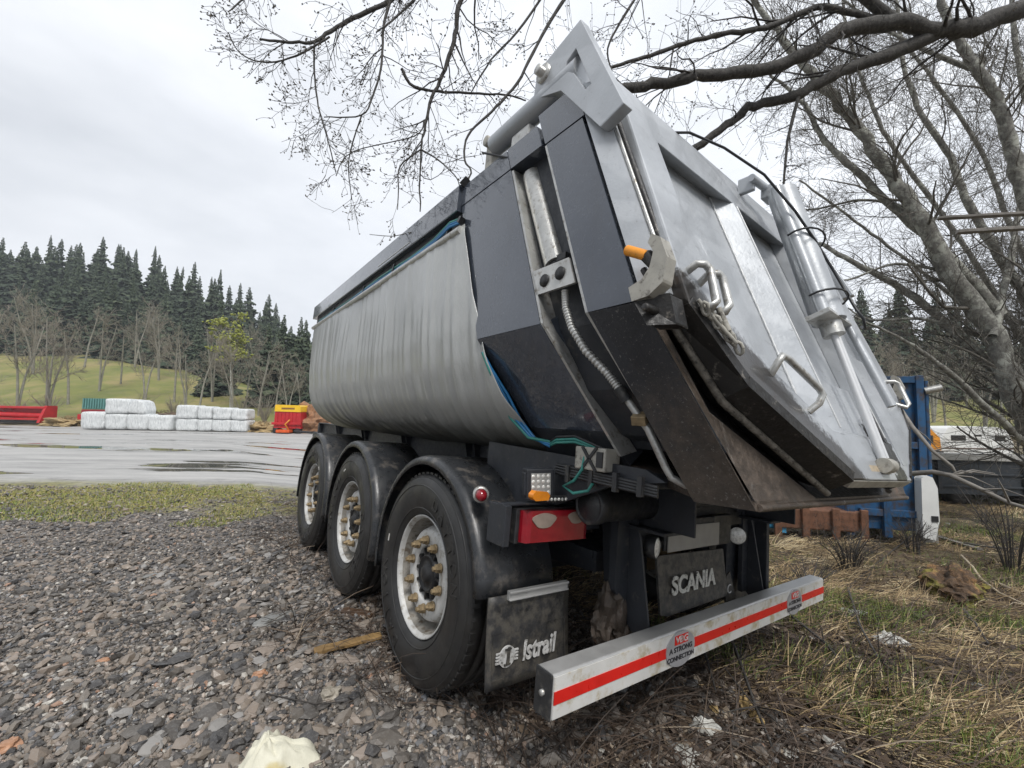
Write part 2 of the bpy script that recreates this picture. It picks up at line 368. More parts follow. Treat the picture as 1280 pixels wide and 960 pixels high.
blue_m = simple('blue_container', (0.012, 0.075, 0.18), .55, 0, .35, 3, .3, 40, 0, (0.055, 0.04, 0.032), .6)
lightblue_m = simple('light_blue_paint', (0.06, 0.30, 0.52), .5, 0, .25, 5, 0, 60, 0, (0.1, 0.06, 0.04), .3)
brownrust_m = simple('brown_rust', (0.15, 0.07, 0.04), .75, 0, .4, 8, .5, 40, 0, (0.07, 0.035, 0.02), .5)
plastic_m = NT('crumpled_plastic'); plastic_m.bump(plastic_m.noise(9, 6, .7), .5, .02)
plastic_m = plastic_m.set(color=plastic_m.ramp(plastic_m.noise(12, 5), [(.35, (0.40, 0.39, 0.35)), (.6, (0.66, 0.66, 0.62))]), rough=.35)
creamrock_m = NT('cream_sheet'); creamrock_m.bump(creamrock_m.noise(14, 6, .7, mapscale=(1, 1, .3)), .6, .012)
creamrock_m = creamrock_m.set(color=creamrock_m.mix(creamrock_m.maprange(creamrock_m.noise(4, 4), .54, .66), (0.64, 0.62, 0.50), (0.52, 0.42, 0.16)), rough=.6)
white_van_m = simple('white_grp', (0.72, 0.73, 0.71), .4, 0, .08, 3)
slategrey_m = simple('dark_trailer_grey', (0.035, 0.042, 0.05), .6, 0, .25, 4, .3, 30, 0, (0.08, 0.07, 0.06), .3)
glass_m = simple('dark_window', (0.03, 0.03, 0.03), .1, 0, .2, 3)
orangefar_m = simple('orange_machine_paint', (0.65, 0.26, 0.02), .5, 0, .2, 2)
tealroof_m = simple('teal_sheet', (0.10, 0.24, 0.22), .5, 0, .2, 3)

# stones: colour per stone through a face attribute
t = NT('wet_stone'); a = t.n.new('ShaderNodeAttribute'); a.attribute_name = 'rnd'
c = t.ramp(a.outputs['Fac'], [(0.0, (0.035, 0.035, 0.038)), (0.25, (0.098, 0.088, 0.078)), (0.45, (0.17, 0.148, 0.125)), (0.62, (0.24, 0.195, 0.155)), (0.76, (0.27, 0.225, 0.19)), (0.86, (0.12, 0.127, 0.14)), (0.93, (0.38, 0.35, 0.31)), (0.97, (0.50, 0.48, 0.43)), (1.0, (0.34, 0.19, 0.12))])
c = t.mix(t.math('MULTIPLY', t.maprange(t.noise(90, 5, .7), .45, .7), .35), c, (0.24, 0.23, 0.21))
stone_m = t.set(color=c, rough=t.maprange(t.noise(30, 3), .4, .6, .28, .6))
t.bump(t.noise(160, 4), .4, .003)
t = NT('dead_straw'); a = t.n.new('ShaderNodeAttribute'); a.attribute_name = 'rnd'
straw_m = t.set(color=t.ramp(a.outputs['Fac'], [(0.0, (0.07, 0.047, 0.027)), (0.4, (0.25, 0.175, 0.09)), (0.75, (0.46, 0.34, 0.18)), (1.0, (0.68, 0.57, 0.36))]), rough=.75)
t = NT('green_blade'); a = t.n.new('ShaderNodeAttribute'); a.attribute_name = 'rnd'
green_m = t.set(color=t.ramp(a.outputs['Fac'], [(0.0, (0.07, 0.11, 0.022)), (0.5, (0.14, 0.20, 0.035)), (0.8, (0.27, 0.27, 0.06)), (1.0, (0.40, 0.33, 0.13))]), rough=.6)
t = NT('leaf_litter'); a = t.n.new('ShaderNodeAttribute'); a.attribute_name = 'rnd'
litter_m = t.set(color=t.ramp(a.outputs['Fac'], [(0.0, (0.025, 0.018, 0.013)), (0.6, (0.075, 0.05, 0.034)), (0.9, (0.17, 0.125, 0.085)), (1.0, (0.33, 0.27, 0.20))]), rough=.7)
t = NT('spruce_needles'); a = t.n.new('ShaderNodeAttribute'); a.attribute_name = 'rnd'
spruce_m = t.set(color=t.ramp(a.outputs['Fac'], [(0.0, (0.020, 0.034, 0.020)), (0.6, (0.042, 0.062, 0.036)), (1.0, (0.078, 0.100, 0.055))]), rough=.85)

# ground sheet material
t = NT('ground_cover'); g = t.n.new('ShaderNodeNewGeometry'); P = g.outputs['Position']
cxy = float(CAM_P[0] * FW[0] + CAM_P[1] * FW[1]); cxt = float(CAM_P[0] * RT[0] + CAM_P[1] * RT[1])
S = t.dot((FW[0], FW[1], 0), -cxy, P); T = t.dot((RT[0], RT[1], 0), -cxt, P)
X_ = t.dot((1, 0, 0), 0, P)
nb = t.noise(.9, 6, .65, geo=True); nm = t.noise(5, 6, .7, geo=True); nf = t.noise(42, 5, .75, geo=True)
vor = t.n.new('ShaderNodeTexVoronoi'); vor.inputs['Scale'].default_value = 42; t.l.new(P, vor.inputs['Vector'])
gcol = t.ramp(vor.outputs['Color'], [(0.1, (0.05, 0.05, 0.053)), (.45, (0.11, 0.105, 0.10)), (.75, (0.17, 0.15, 0.135)), (.95, (0.27, 0.24, 0.21))])
gcol = t.mix(t.maprange(nm, .5, .7, 0, .5), gcol, (0.05, 0.043, 0.036))
# grass verge
vb = t.math('ADD', S, t.math('MULTIPLY', nb, 2.2)); g1 = t.maprange(vb, 6.45, 7.0); g2 = t.maprange(t.math('SUBTRACT', S, t.math('MULTIPLY', nb, 2.0)), 6.7, 7.3, 1, 0)
gm = t.math('MULTIPLY', g1, g2)
gm = t.math('MULTIPLY', gm, t.maprange(nm, .38, .52))
gcol = t.mix(gm, gcol, t.ramp(t.noise(9, 6, .7, geo=True), [(.3, (0.10, 0.11, 0.03)), (.5, (0.20, 0.19, 0.05)), (.7, (0.26, 0.19, 0.09))]))
# wet yard
ym = t.maprange(t.math('ADD', S, t.math('ADD', t.math('MULTIPLY', nm, 1.6), t.math('MULTIPLY', nb, 1.6))), 8.6, 10.0)
yn = t.noise(1, 7, .7, geo=True, mapscale=(.9, .9, .9)); 
yvec = t.n.new('ShaderNodeCombineXYZ'); t.l.new(t.math('MULTIPLY', S, 1.0), yvec.inputs[0]); t.l.new(t.math('MULTIPLY', T, .16), yvec.inputs[1])
yfin = t.noise(1.4, 8, .72, vec=yvec.outputs[0]); 
ycol = t.ramp(yfin, [(.3, (0.17, 0.17, 0.165)), (.5, (0.36, 0.355, 0.345)), (.65, (0.46, 0.45, 0.43)), (.75, (0.20, 0.197, 0.19))])
ycol = t.mix(t.maprange(nf, .4, .7, 0, .4), ycol, (0.34, 0.33, 0.31))
gcol = t.mix(ym, gcol, ycol)
pud = t.math('MULTIPLY', t.maprange(t.noise(.62, 4, .55, vec=yvec.outputs[0]), .575, .60), ym)
gcol = t.mix(t.math('MULTIPLY', pud, .85), gcol, (0.05, 0.048, 0.042))
# rough ground right of the trailer
rm = t.math('MULTIPLY', t.maprange(t.math('ADD', X_, t.math('MULTIPLY', nb, .8)), .35, .9), 1)
rside = t.maprange(t.math('ADD', T, t.math('MULTIPLY', S, .42)), -.6, .4)
rm = t.math('MULTIPLY', rm, rside)
rcol = t.ramp(nm, [(.3, (0.04, 0.03, 0.02)), (.46, (0.12, 0.085, 0.05)), (.56, (0.16, 0.13, 0.055)), (.72, (0.12, 0.13, 0.035))])
rcol = t.mix(t.maprange(nf, .45, .65, 0, .6), rcol, (0.05, 0.04, 0.028))
gcol = t.mix(rm, gcol, rcol)
# mulch and leaf litter under and behind the bumper
lm = t.math('MULTIPLY', t.maprange(t.math('ADD', X_, t.math('MULTIPLY', nm, .8)), -.75, -.25), t.math('SUBTRACT', 1, rm))
lm = t.math('MULTIPLY', lm, t.maprange(S, 5, 7, 1, 0))
gcol = t.mix(t.math('MULTIPLY', lm, .8), gcol, t.ramp(nf, [(.3, (0.022, 0.017, 0.013)), (.65, (0.085, 0.062, 0.045))]))
# bank, pasture, forest floor
pm = t.maprange(t.math('ADD', S, t.math('MULTIPLY', nb, 1.5)), 33.8, 35.2)
pcol = t.ramp(t.noise(.16, 6, .6, geo=True), [(.3, (0.09, 0.12, 0.022)), (.5, (0.17, 0.18, 0.04)), (.66, (0.28, 0.23, 0.09))])
pcol = t.mix(t.maprange(t.noise(1.1, 8, .75, geo=True), .45, .7, 0, .6), pcol, (0.20, 0.17, 0.08))
pcol = t.mix(t.maprange(t.math('ADD', S, t.math('MULTIPLY', nb, 9)), 40, 47, 1, 0), pcol, t.ramp(nm, [(.35, (0.10, 0.075, 0.04)), (.6, (0.24, 0.19, 0.10))]))
pcol = t.mix(t.maprange(S, 78, 86), pcol, (0.05, 0.045, 0.03))
gcol = t.mix(pm, gcol, pcol)
npm = t.math('SUBTRACT', 1, pm)
rough = t.math('SUBTRACT', .78, t.math('MULTIPLY', t.math('MULTIPLY', ym, npm), .12))
rough = t.math('SUBTRACT', rough, t.math('MULTIPLY', t.math('MULTIPLY', pud, npm), .62), True)
hb = t.math('ADD', t.math('MULTIPLY', vor.outputs['Distance'], -1.0), nf)
hb = t.math('MULTIPLY', hb, t.math('SUBTRACT', 1, t.math('MULTIPLY', pud, npm)))
t.bump(hb, .55, .012)
ground_m = t.set(color=gcol, rough=rough)

# ------------------------------------------------------------------ ground: one sheet, fine near the trailer, coarse far off
N = 460
u = np.linspace(-1, 1, N); k = 7.2
gx = np.sinh(u * k) / np.sinh(k) * 520 + 0.6 ; gy = np.sinh(u * k) / np.sinh(k) * 520 + 1.5
XX, YY = np.meshgrid(gx, gy, indexing='ij'); ZZ = gz(XX, YY)
V = np.stack([XX.ravel(), YY.ravel(), ZZ.ravel()], 1)
ii, jj = np.meshgrid(np.arange(N - 1), np.arange(N - 1), indexing='ij'); b = (ii * N + jj).ravel()
F = np.stack([b, b + N, b + N + 1, b + 1], 1)
tag(np_mesh('ground', V, F, ground_m, smooth=True), kind='structure')

# ------------------------------------------------------------------ the tipper trailer (its own frame leans 5 degrees to the right)
trailer = empty('tipper_trailer', label='large dark grey and silver tipper semitrailer leaning right on the gravel', cat='trailer')
MT = Matrix(((0.996113434, 0, 0.0880796587), (-0.000142796565, 0.999998686, 0.00161491970), (-0.088079543, -0.00162122069, 0.996112125)))
trailer.matrix_world = MT.to_4x4()
TR = trailer
SL = 0.385                                                             # rearward slope of posts and gate
def yf(z, y0, z0): return y0 - SL * (z0 - z)                              # y on a slanted plane
def sidepoly(front, back, z_list, xs):
    a = [(x, yf(z, *front), z) for z, x in zip(z_list, xs)]; b_ = [(x, yf(z, *back), z) for z, x in zip(z_list, xs)]
    return a, b_
# tub shell
prof = [(-1.19, 2.66), (-1.19, 2.35), (-1.18, 2.0), (-1.155, 1.72), (-1.07, 1.48), (-.93, 1.32), (-.72, 1.245), (-.4, 1.225)]
prof = prof + [(-x, z) for x, z in prof[::-1]]
inn = [(x * .97, z + .02) for x, z in prof]; inn[0] = (-1.15, 2.66); inn[-1] = (1.15, 2.66)
mb = MB(); vs = []
for pr in (prof, inn):
    for (yb, yo) in ((3.58, 0), (-0.80, 1)):
        for x, z in pr: vs.append((x, yb if not yo else yf(z, -.80, 2.66), z))
n = len(prof)
for lay in (0, 1):
    b0 = lay * 2 * n
    for i in range(n - 1):
        q = (b0 + i, b0 + i + 1, b0 + n + i + 1, b0 + n + i); mb.add([], [], 0)
        mb.f.append(q if lay == 0 else q[::-1]); mb.mi.append(0); mb.sm.append(False)
for i in range(n - 1):
    for off in (0, n):
        mb.f.append((off + i, off + i + 1, 2 * n + off + i + 1, 2 * n + off + i)); mb.mi.append(0); mb.sm.append(False)
mb.v = vs
# front wall
mb.add([(x, 3.585, z) for x, z in prof], [tuple(range(n))], 0)
mb.obj('tub_shell', chassis_m, TR)
# side covers: tarpaulin with real folds
def tarp(sgn):
    cp = [(-1.262, 2.40), (-1.27, 2.37), (-1.262, 2.2), (-1.25, 2.0), (-1.235, 1.80), (-1.205, 1.62), (-1.14, 1.45), (-1.04, 1.325), (-.90, 1.245), (-.72, 1.21), (-.5, 1.20)]
    seg = [0]
    for i in range(1, len(cp)): seg.append(seg[-1] + math.dist(cp[i], cp[i - 1]))
    NV, NU = 70, 520; vv = np.linspace(0, seg[-1], NV)
    px_ = np.interp(vv, seg, [c[0] for c in cp]); pz_ = np.interp(vv, seg, [c[1] for c in cp])
    for _ in range(3):
        px_[1:-1] = (px_[:-2] + px_[1:-1] * 2 + px_[2:]) / 4; pz_[1:-1] = (pz_[:-2] + pz_[1:-1] * 2 + pz_[2:]) / 4
    tx = np.gradient(px_); tz = np.gradient(pz_); L = np.hypot(tx, tz); nx_, nz_ = tz / L, -tx / L      # outward normal (to -x)
    nx_, nz_ = -np.abs(nx_) * 1, -np.abs(nz_)
    w = np.linspace(0, 1, NU); Vt = []
    for i in range(NV):
        f = vv[i] / seg[-1]; yr = -0.035 - .385 * (2.645 - pz_[i]) * 1.02 ; yr = yr - .0
        yfr = 3.52 + 0.05 * math.sin(f * 3)
        y = yr + (yfr - yr) * w
        yy = y + .05 * np.sin(f * 5 + y * .8) + .12 * f * f
        amp = .0035 + .0075 * sstep(.1, .5, f) * (1 - .3 * sstep(.8, 1, f))
        fold = (np.sin(yy * 41 + 2.0 * np.sin(yy * 3.1)) * .5 + np.sin(yy * 67 + 1.3 * np.sin(yy * 5.3 + f * 2)) * .35 + np.sin(yy * 19 + 3 * np.sin(yy * 1.7 + 1 + f)) * .5)
        sag = .012 * np.sin(yy * 6.3 + 1) * np.sin(f * math.pi) + .008 * np.sin(yy * 2.9 + f * 4)
        d = amp * fold + sag + .02 * math.sin(f * math.pi)
        Vt.append(np.stack([px_[i] + nx_[i] * d, y, pz_[i] + nz_[i] * d], 1))
    Vt = np.concatenate(Vt); Vt[:, 0] *= -sgn
    b = (np.arange(NV - 1)[:, None] * NU + np.arange(NU - 1)[None]).ravel(); F = np.stack([b, b + 1, b + NU + 1, b + NU], 1)
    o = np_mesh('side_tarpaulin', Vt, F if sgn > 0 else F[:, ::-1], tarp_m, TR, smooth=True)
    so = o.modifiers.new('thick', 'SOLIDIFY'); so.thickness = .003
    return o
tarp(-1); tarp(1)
for sg in (-1, 1):
    # top rail
    mb = MB(); P4 = [(sg * 1.275, 2.508), (sg * 1.275, 2.665), (sg * 1.16, 2.685), (sg * 1.16, 2.508)]
    mb.prism([(x, -0.045, z) for x, z in P4], (0, 3.67, 0)); mb.obj('top_rail', slate, TR, .006)
    mb = MB(); mb.b6(sg * 1.235, sg * 1.17, -.07, 3.56, 2.385, 2.506); mb.obj('rail_underside', chassis_m, TR)
    tb = MB().tube([(sg * 1.27, -.11, 2.372), (sg * 1.27, 1.7, 2.375), (sg * 1.27, 3.54, 2.38)], .022, 12).obj('tarpaulin_bar', galv_m, TR)
    # slanted rear frame: front panel, slot, rear panel, header, lower facets
    ch = 1.727; zt = 2.655; zb = 1.30
    xs3 = [sg * 1.25, sg * 1.25, sg * 1.0]; zs3 = [zt, ch, 1.325]
    def panel(name, f0, b0, mat, zlo=None, top=zt):
        mb = MB(); zl = [top, ch]; a = [(sg * 1.25, yf(z, *f0), z) for z in zl]; b = [(sg * 1.25, yf(z, *b0), z) for z in zl]
        mb.prism([a[0], a[1], b[1], b[0]], (-sg * .10, 0, 0)); o = mb.obj(name, mat, TR, .006)
        a = [(sg * 1.25, yf(ch, *f0), ch - .002), (sg * 1.0, yf(1.325, *f0), 1.325), (sg * 1.0, yf(1.325, *b0), 1.325), (sg * 1.25, yf(ch, *b0), ch - .002)]
        return o, a
    # front post panel
    o, a = panel('front_post_panel', (-.011, 2.645), (-.517, 2.54), slate, top=2.535)
    MB().prism(a, (-sg * .09, 0, .055)).obj('front_post_facet', slate, TR, .005)
    a = [(sg * 1.0, yf(1.325, -.011, 2.645), 1.323), (sg * .90, yf(1.2, -.011, 2.645), 1.2), (sg * .90, yf(1.2, -.517, 2.54), 1.2), (sg * 1.0, yf(1.325, -.517, 2.54), 1.323)]
    MB().prism(a, (-sg * .08, 0, .06)).obj('front_post_foot', chassis_m, TR, .004)
    # rear post panel above the chine
    o, a = panel('rear_post_panel', (-.773, 2.54), (-.984, 2.535), slate, top=2.528)
    # header over the slot and posts, in three pieces with seams
    def hp(y0, y1, z0, z1, nm='post_header'):
        MB().prism([(sg * 1.252, yf(z1, y0, z1) , z1), (sg * 1.252, y0 - SL * (z1 - z0), z0), (sg * 1.252, y1 - SL * (z1 - z0), z0), (sg * 1.252, y1, z1)], (-sg * .11, 0, 0)).obj(nm, slate, TR, .005)
    hp(-.0066, -.472, 2.541, 2.658); hp(-.476, -.70, 2.541, 2.66); hp(-.704, -.932, 2.534, 2.705)
    # silver return strip on the rear face of the rear post, up to the gate
    MB().prism([(sg * 1.25, -.936, 2.70), (sg * 1.25, yf(1.74, -.936, 2.70), 1.74), (sg * 1.215, yf(1.74, -1.01, 2.70), 1.74), (sg * 1.215, -1.01, 2.70)], (-sg * .09, 0, 0)).obj('post_return', silver_m, TR, .004)
    # slot: recessed channel with light flanges
    mb = MB(); a = [(sg * 1.12, yf(z, -.50, 2.54), z) for z in (2.54, 1.75)]; b = [(sg * 1.12, yf(z, -.79, 2.54), z) for z in (2.54, 1.75)]
    mb.prism([a[0], a[1], b[1], b[0]], (-sg * .03, 0, 0))
    mb.prism([a[1], (sg * .86, yf(1.27, -.50, 2.54), 1.27), (sg * .86, yf(1.27, -.79, 2.54), 1.27), b[1]], (-sg * .03, 0, .02))
    mb.obj('slot_back_plate', chassis_m, TR)
    mb = MB()
    for yy, wv in ((-.519, -.014), (-.771, .012)):
        mb.prism([(sg * 1.247, yf(2.53, yy, 2.54), 2.53), (sg * 1.247, yf(1.727, yy, 2.54), 1.727), (sg * 1.12, yf(1.727, yy, 2.54), 1.70), (sg * 1.12, yf(2.53, yy, 2.54), 2.53)], (0, wv, 0))
        mb.prism([(sg * 1.247, yf(1.727, yy, 2.54), 1.727), (sg * .955, yf(1.25, yy, 2.54), 1.235), (sg * .86, yf(1.25, yy, 2.54), 1.26), (sg * 1.12, yf(1.727, yy, 2.54), 1.70)], (0, wv, 0))
    mb.obj('slot_flange', galv_m, TR, .002)
    # inner side of the tail below the chine between slot and tail plate
    MB().prism([(sg * 1.12, yf(1.72, -.78, 2.54), 1.72), (sg * .87, yf(1.2, -.78, 2.54), 1.2), (sg * .90, yf(1.2, -.83, 2.54), 1.2), (sg * 1.13, yf(1.72, -.90, 2.54), 1.72)], (-sg * .03, 0, .02)).obj('inner_facet', chassis_m, TR)
    # tail plate: the big outward facing facet ending at the lip
    A0 = (sg * 1.25, -1.087, 1.726); A1 = (sg * 1.25, -1.302, 1.722); B1 = (sg * .915, -1.505, 1.118); B0 = (sg * .945, -1.325, 1.116)
    MB().prism([A0, B0, B1, A1], (-sg * .010, .004, .004)).obj('tail_side_plate', tail_m, TR, .002)
# tail floor, lip and rusty ledge
mb = MB()
mb.prism([(-.945, -1.325, 1.116), (-.915, -1.505, 1.118), (.915, -1.505, 1.118), (.945, -1.325, 1.116)], (0, 0, .03))
mb.prism([(-.90, -1.325, 1.116), (.90, -1.325, 1.116), (.85, -.80, 1.215), (-.85, -.80, 1.215)], (0, 0, .03))
mb.obj('tail_floor', rust_m, TR, .004)
outer = [(-1.243, -1.302, 1.722), (-1.08, -1.405, 1.425), (-.905, -1.508, 1.128)]
inner = [(-1.205, -1.318, 1.712), (-1.015, -1.408, 1.400), (-.44, -1.508, 1.148)]
deep = [(-1.12, -1.25, 1.735), (-.93, -1.34, 1.465), (-.38, -1.43, 1.20)]
mir = lambda L: L + [(-x, y, z) for x, y, z in L[::-1]]
outer, inner, deep = mir(outer), mir(inner), mir(deep)
mb = MB(); vs = outer + inner
mb.add(vs, [(k_, k_ + 1, 6 + k_ + 1, 6 + k_) for k_ in range(5)])
db = MB().add(inner + deep, [(k_, k_ + 1, 6 + k_ + 1, 6 + k_) for k_ in range(5)]); db.obj('ledge_throat', tar_m, TR)
mb.tube([(-.905, -1.508, 1.128), (.905, -1.508, 1.128)], .012, 8)
mb.obj('tail_ledge', rust_m, TR)
for sg in (-1, 1):
    MB().tube([(sg * 1.168, yf(z, -1.016, 2.70), z) for z in (2.66, 2.2, 1.77)], .013, 10).obj('edge_seal', tar_m, TR)
    MB().tube([(sg * 1.203, yf(z, -1.018, 2.70), z) for z in (2.66, 2.2, 1.77)], .006, 8).obj('edge_trim', galv_m, TR)
# vertical inner rear frame behind the gate (fills the gap)
for sg in (-1, 1):
    mb = MB().prism([(sg * 1.19, yf(2.66, -1.0, 2.7), 2.66), (sg * 1.19, yf(1.74, -1.0, 2.7), 1.74), (sg * 1.08, yf(1.74, -1.0, 2.7), 1.74), (sg * 1.08, yf(2.66, -1.0, 2.7), 2.66)], (0, .06, 0))
    mb.obj('rear_frame', silver_m, TR)

# ------------------------------------------------------------------ tailgate
def G(x, z, off=0.0):
    """point on the gate's outer plane, off metres out from it"""
    return (x, -1.62 + SL * (z - 1.22) - off * .933, z - off * .359)
tn = Vector((0, .933, .359))                                            # into the trailer
octo = [(-1.12, 2.745), (-1.195, 1.705), (-1.005, 1.487), (-.43, 1.228), (.43, 1.228), (1.005, 1.487), (1.195, 1.705), (1.12, 2.745)]
inno = [(-.955, 2.50), (-1.0, 1.80), (-.84, 1.62), (-.40, 1.40), (.40, 1.40), (.84, 1.62), (1.0, 1.80), (.955, 2.50)]
gate = MB().frame([G(x, z) for x, z in octo], [G(x, z) for x, z in inno], tn * .11).obj('tailgate', gate_m, TR, .008)
GP = gate
def gsub(mb, name, mat, bevel=0.0): return mb.obj(name, mat, gate, bevel)
gsub(MB().prism([G(x, z, -.085) for x, z in inno], tn * .012), 'gate_skin', gate_m)
rb = MB()
for sg in (-1, 1):
    rb.prism([G(sg * .42, 2.50, -.085), G(sg * .33, 2.50, .002), G(sg * .29, 2.50, .002), G(sg * .27, 2.50, -.085)], Vector(G(0, 1.395)) - Vector(G(0, 2.50)))
    gsub(rb, 'gate_rib', gate_m, .004); rb = MB()
gsub(MB().prism([G(-.27, 1.62, -.082), G(-.27, 1.40, -.082), G(.27, 1.40, -.082), G(.27, 1.62, -.082)], tn * -.03), 'rod_foot_plate', gate_m, .004)
for sg in (-1, 1):
    wp = [Vector(G(sg * .425, z, -.080)) + Vector((RNG.normal(0, .0012), 0, 0)) for z in np.linspace(2.49, 1.42, 60)]
    gsub(MB().tube(wp, [.0045 + .0022 * (k_ % 2) for k_ in range(60)], 6), 'weld_bead', weld_m)
    gsub(MB().b6(0, .001, 0, .001, 0, .001) if False else MB().tube([G(sg * .31, z, .003) for z in (2.49, 1.42)], .004, 6), 'rib_highlight', weld_m)  # pale tube along each ridge, a highlight put in as colour, no weld
gsub(MB().prism([G(-.135, 2.15, -.078), G(-.135, 1.42, -.078), G(-.095, 1.42, -.078), G(-.095, 2.15, -.078)], tn * -.012), 'gap_shadow_strip', tar_m)  # black strip painted in as the shadow of the gap beside the rod
# tarred side faces of the gate (lower left and right) and its seal lip
for sg in (-1, 1):
    S0, K0, B0_ = [Vector(G(sg * q[0], q[1] - .002, -.002)) for q in ((-1.197, 1.704), (-1.007, 1.485), (-.43, 1.226))]
    S0, K0, B0_ = [Vector(G(sg * abs(q[0]), q[1] - .002, -.002)) for q in ((1.197, 1.704), (1.007, 1.485), (.43, 1.226))]
    S1, K1_, B1_ = [Vector((sg * x, y, z)) for x, y, z in ((1.158, -1.335, 1.700), (.99, -1.432, 1.447), (.415, -1.534, 1.178))]
    MBs = MB().prism([S0, K0, K1_, S1], (-sg * .02, 0, .025)).prism([K0, B0_, B1_, K1_], (-sg * .01, 0, .03))
    gsub(MBs, 'gate_skirt', tar_m, .003)
    D0_, D1_, D2_ = [Vector((sg * x, y, z)) for x, y, z in ((1.12, -1.25, 1.735), (.93, -1.34, 1.465), (.38, -1.43, 1.20))]
    gsub(MB().add([S1, K1_, B1_, D0_, D1_, D2_], [(0, 1, 4, 3), (1, 2, 5, 4)]), 'gate_seal', tar_m)
    gsub(MB().tube([S1 + Vector((sg * .004, 0, -.004)), K1_ + Vector((sg * .004, 0, -.006)), B1_ + Vector((0, 0, -.008))], [.013, .013, .012], 8), 'seal_edge', dirtyedge_m)
    iv_ = Vector((-sg * .015, .035, .01)); gsub(MB().prism([S1, K1_, K1_ + iv_, S1 + iv_], (-sg * .02, 0, .02)).prism([K1_, B1_, B1_ + iv_, K1_ + iv_], (-sg * .01, 0, .03)), 'seal_strip', tar_m)
gsub(MB().prism([G(-.43, 1.224, -.004), G(-.40, 1.180, -.05), G(.40, 1.180, -.05), G(.43, 1.224, -.004)], tn * .09), 'gate_bottom_lip', cream_m, .004)
gsub(MB().prism([G(.40, 1.86, .003), G(.40, 1.30, .003), G(.56, 1.31, .003), G(1.05, 1.66, .003), G(1.05, 1.86, .003)], tn * .02), 'patch_plate', white_m if False else silver_m, .003)
# handles
def U(pts, r, name, mat): return gsub(MB().tube(pts, r, 10), name, mat)
U([G(-.783, 1.553, -.005), G(-.79, 1.61, .045), G(-.775, 1.64, .065), G(-.745, 1.636, .07), G(-.56, 1.56, .07), G(-.545, 1.54, .068), G(-.56, 1.50, .045), G(-.575, 1.45, -.005)], .012, 'grab_handle', galv_m)
U([G(-1.125, 1.83, -.01), G(-1.13, 1.865, .045), G(-1.105, 1.875, .062), G(-1.09, 1.86, .066), G(-1.14, 1.735, .066), G(-1.15, 1.715, .055), G(-1.13, 1.707, -.01)], .013, 'grab_handle', galv_m)
U([G(-1.075, 1.80, -.01), G(-1.075, 1.85, .05), G(-1.045, 1.862, .068), G(-1.03, 1.85, .070), G(-1.065, 1.745, .070), G(-1.075, 1.72, .055), G(-1.075, 1.69, -.01)], .013, 'grab_handle', galv_m)
U([G(1.09, 1.805, -.01), G(1.10, 1.825, .045), G(1.12, 1.82, .062), G(1.08, 1.69, .062), G(1.05, 1.66, .045), G(1.04, 1.66, -.01)], .012, 'grab_handle', galv_m)
# chain on the left edge
mb = MB()
for i in range(7):
    c = Vector(G(-1.16 + .021 * i, 1.70 - .016 * i + .009 * (i % 2), .03)); a = i % 2
    pts = [c + .8 * Vector((.012 * math.cos(q) * (1 if a else .3) + .02 * math.sin(q) * .6, -.012 * math.cos(q) * (.3 if a else 1), -.022 * math.sin(q))) for q in np.linspace(0, 2 * math.pi, 9)]
    mb.tube(pts, .0055, 6, caps=False)
mb.tube([G(-1.17, 1.725, .02), G(-1.07, 1.615, .045)], .006, 8); mb.tube([G(-1.11, 1.72, .05), G(-1.09, 1.65, .045)], .009, 8)
gsub(mb, 'safety_chain', cream_m)
# centre hydraulic cylinder
ct, cb, re = Vector((0, -1.215, 2.66)), Vector((0, -1.42, 1.93)), Vector((0, -1.605, 1.30))
ax = (cb - ct).normalized()
cyl = gsub(MB().tube([ct, cb], .068, 24), 'lift_cylinder', silver_m)
gsub(MB().tube([ct + Vector((-.10, -.01, -.02)), cb + Vector((-.10, -.01, .02))], .026, 12).tube([ct + Vector((.10, -.01, 0)), cb + Vector((.10, -.01, .02))], .030, 12).tube([ct + Vector((.155, 0, -.12)), re + Vector((.15, .0, .25))], .018, 10), 'guide_tube', silver_m)
gsub(MB().box(cb, (.30, .10, .022), Matrix.Rotation(-.36, 3, 'X')).tube([cb, cb + ax * .07], .045, 16), 'cylinder_gland', galv_m, .003)
gsub(MB().tube([cb + ax * .06, re], .015, 14), 'piston_rod', rod_m)
gsub(MB().tube([cb + ax * .02 + Vector((.055, 0, 0)), re + Vector((.045, 0, .02))], .010, 10), 'guide_rod', rod_m)
gsub(MB().tube([re + Vector((-.05, -.01, -.01)), re + Vector((.05, -.01, -.01))], .030, 16).box(re + Vector((.03, .01, -.03)), (.10, .04, .03)), 'rod_eye', cream_m, .004)
gsub(MB().b6(-.155, -.125, -1.14, -1.06, 2.65, 2.735).tube([(-.18, -1.14, 2.70), (-.04, -1.15, 2.70)], .020, 12).b6(-.05, .04, -1.19, -1.13, 2.64, 2.71), 'cylinder_bracket', silver_m, .006)
for f in (.42, .86):
    c = ct.lerp(cb, f); pts = [c + Vector((.14 * math.cos(a), -.085 * math.sin(a) - .01, .03 * math.sin(a))) for a in np.linspace(-.2, math.pi + .2, 11)]
    gsub(MB().tube(pts, .005, 6).tube([pts[0], pts[0] + Vector((.05, .01, -.02))], .004, 5), 'cable_tie', hoseblack_m)
gsub(MB().tube([(-.74, -1.02, 2.72), (-.62, -1.055, 2.765), (-.40, -1.11, 2.77), (-.22, -1.22, 2.66), (-.12, -1.32, 2.47), (-.02, -1.37, 2.34), (.06, -1.42, 2.20), (.07, -1.50, 2.0), (.03, -1.54, 1.93), (.09, -1.53, 1.90), (.16, -1.50, 1.93)], .0062, 8), 'hydraulic_hose', hoseblack_m)
gsub(MB().box(G(.02, 1.262, -.02), (.36, .03, .025), Matrix.Rotation(-.36, 3, 'X')), 'wood_block', palewood_m)
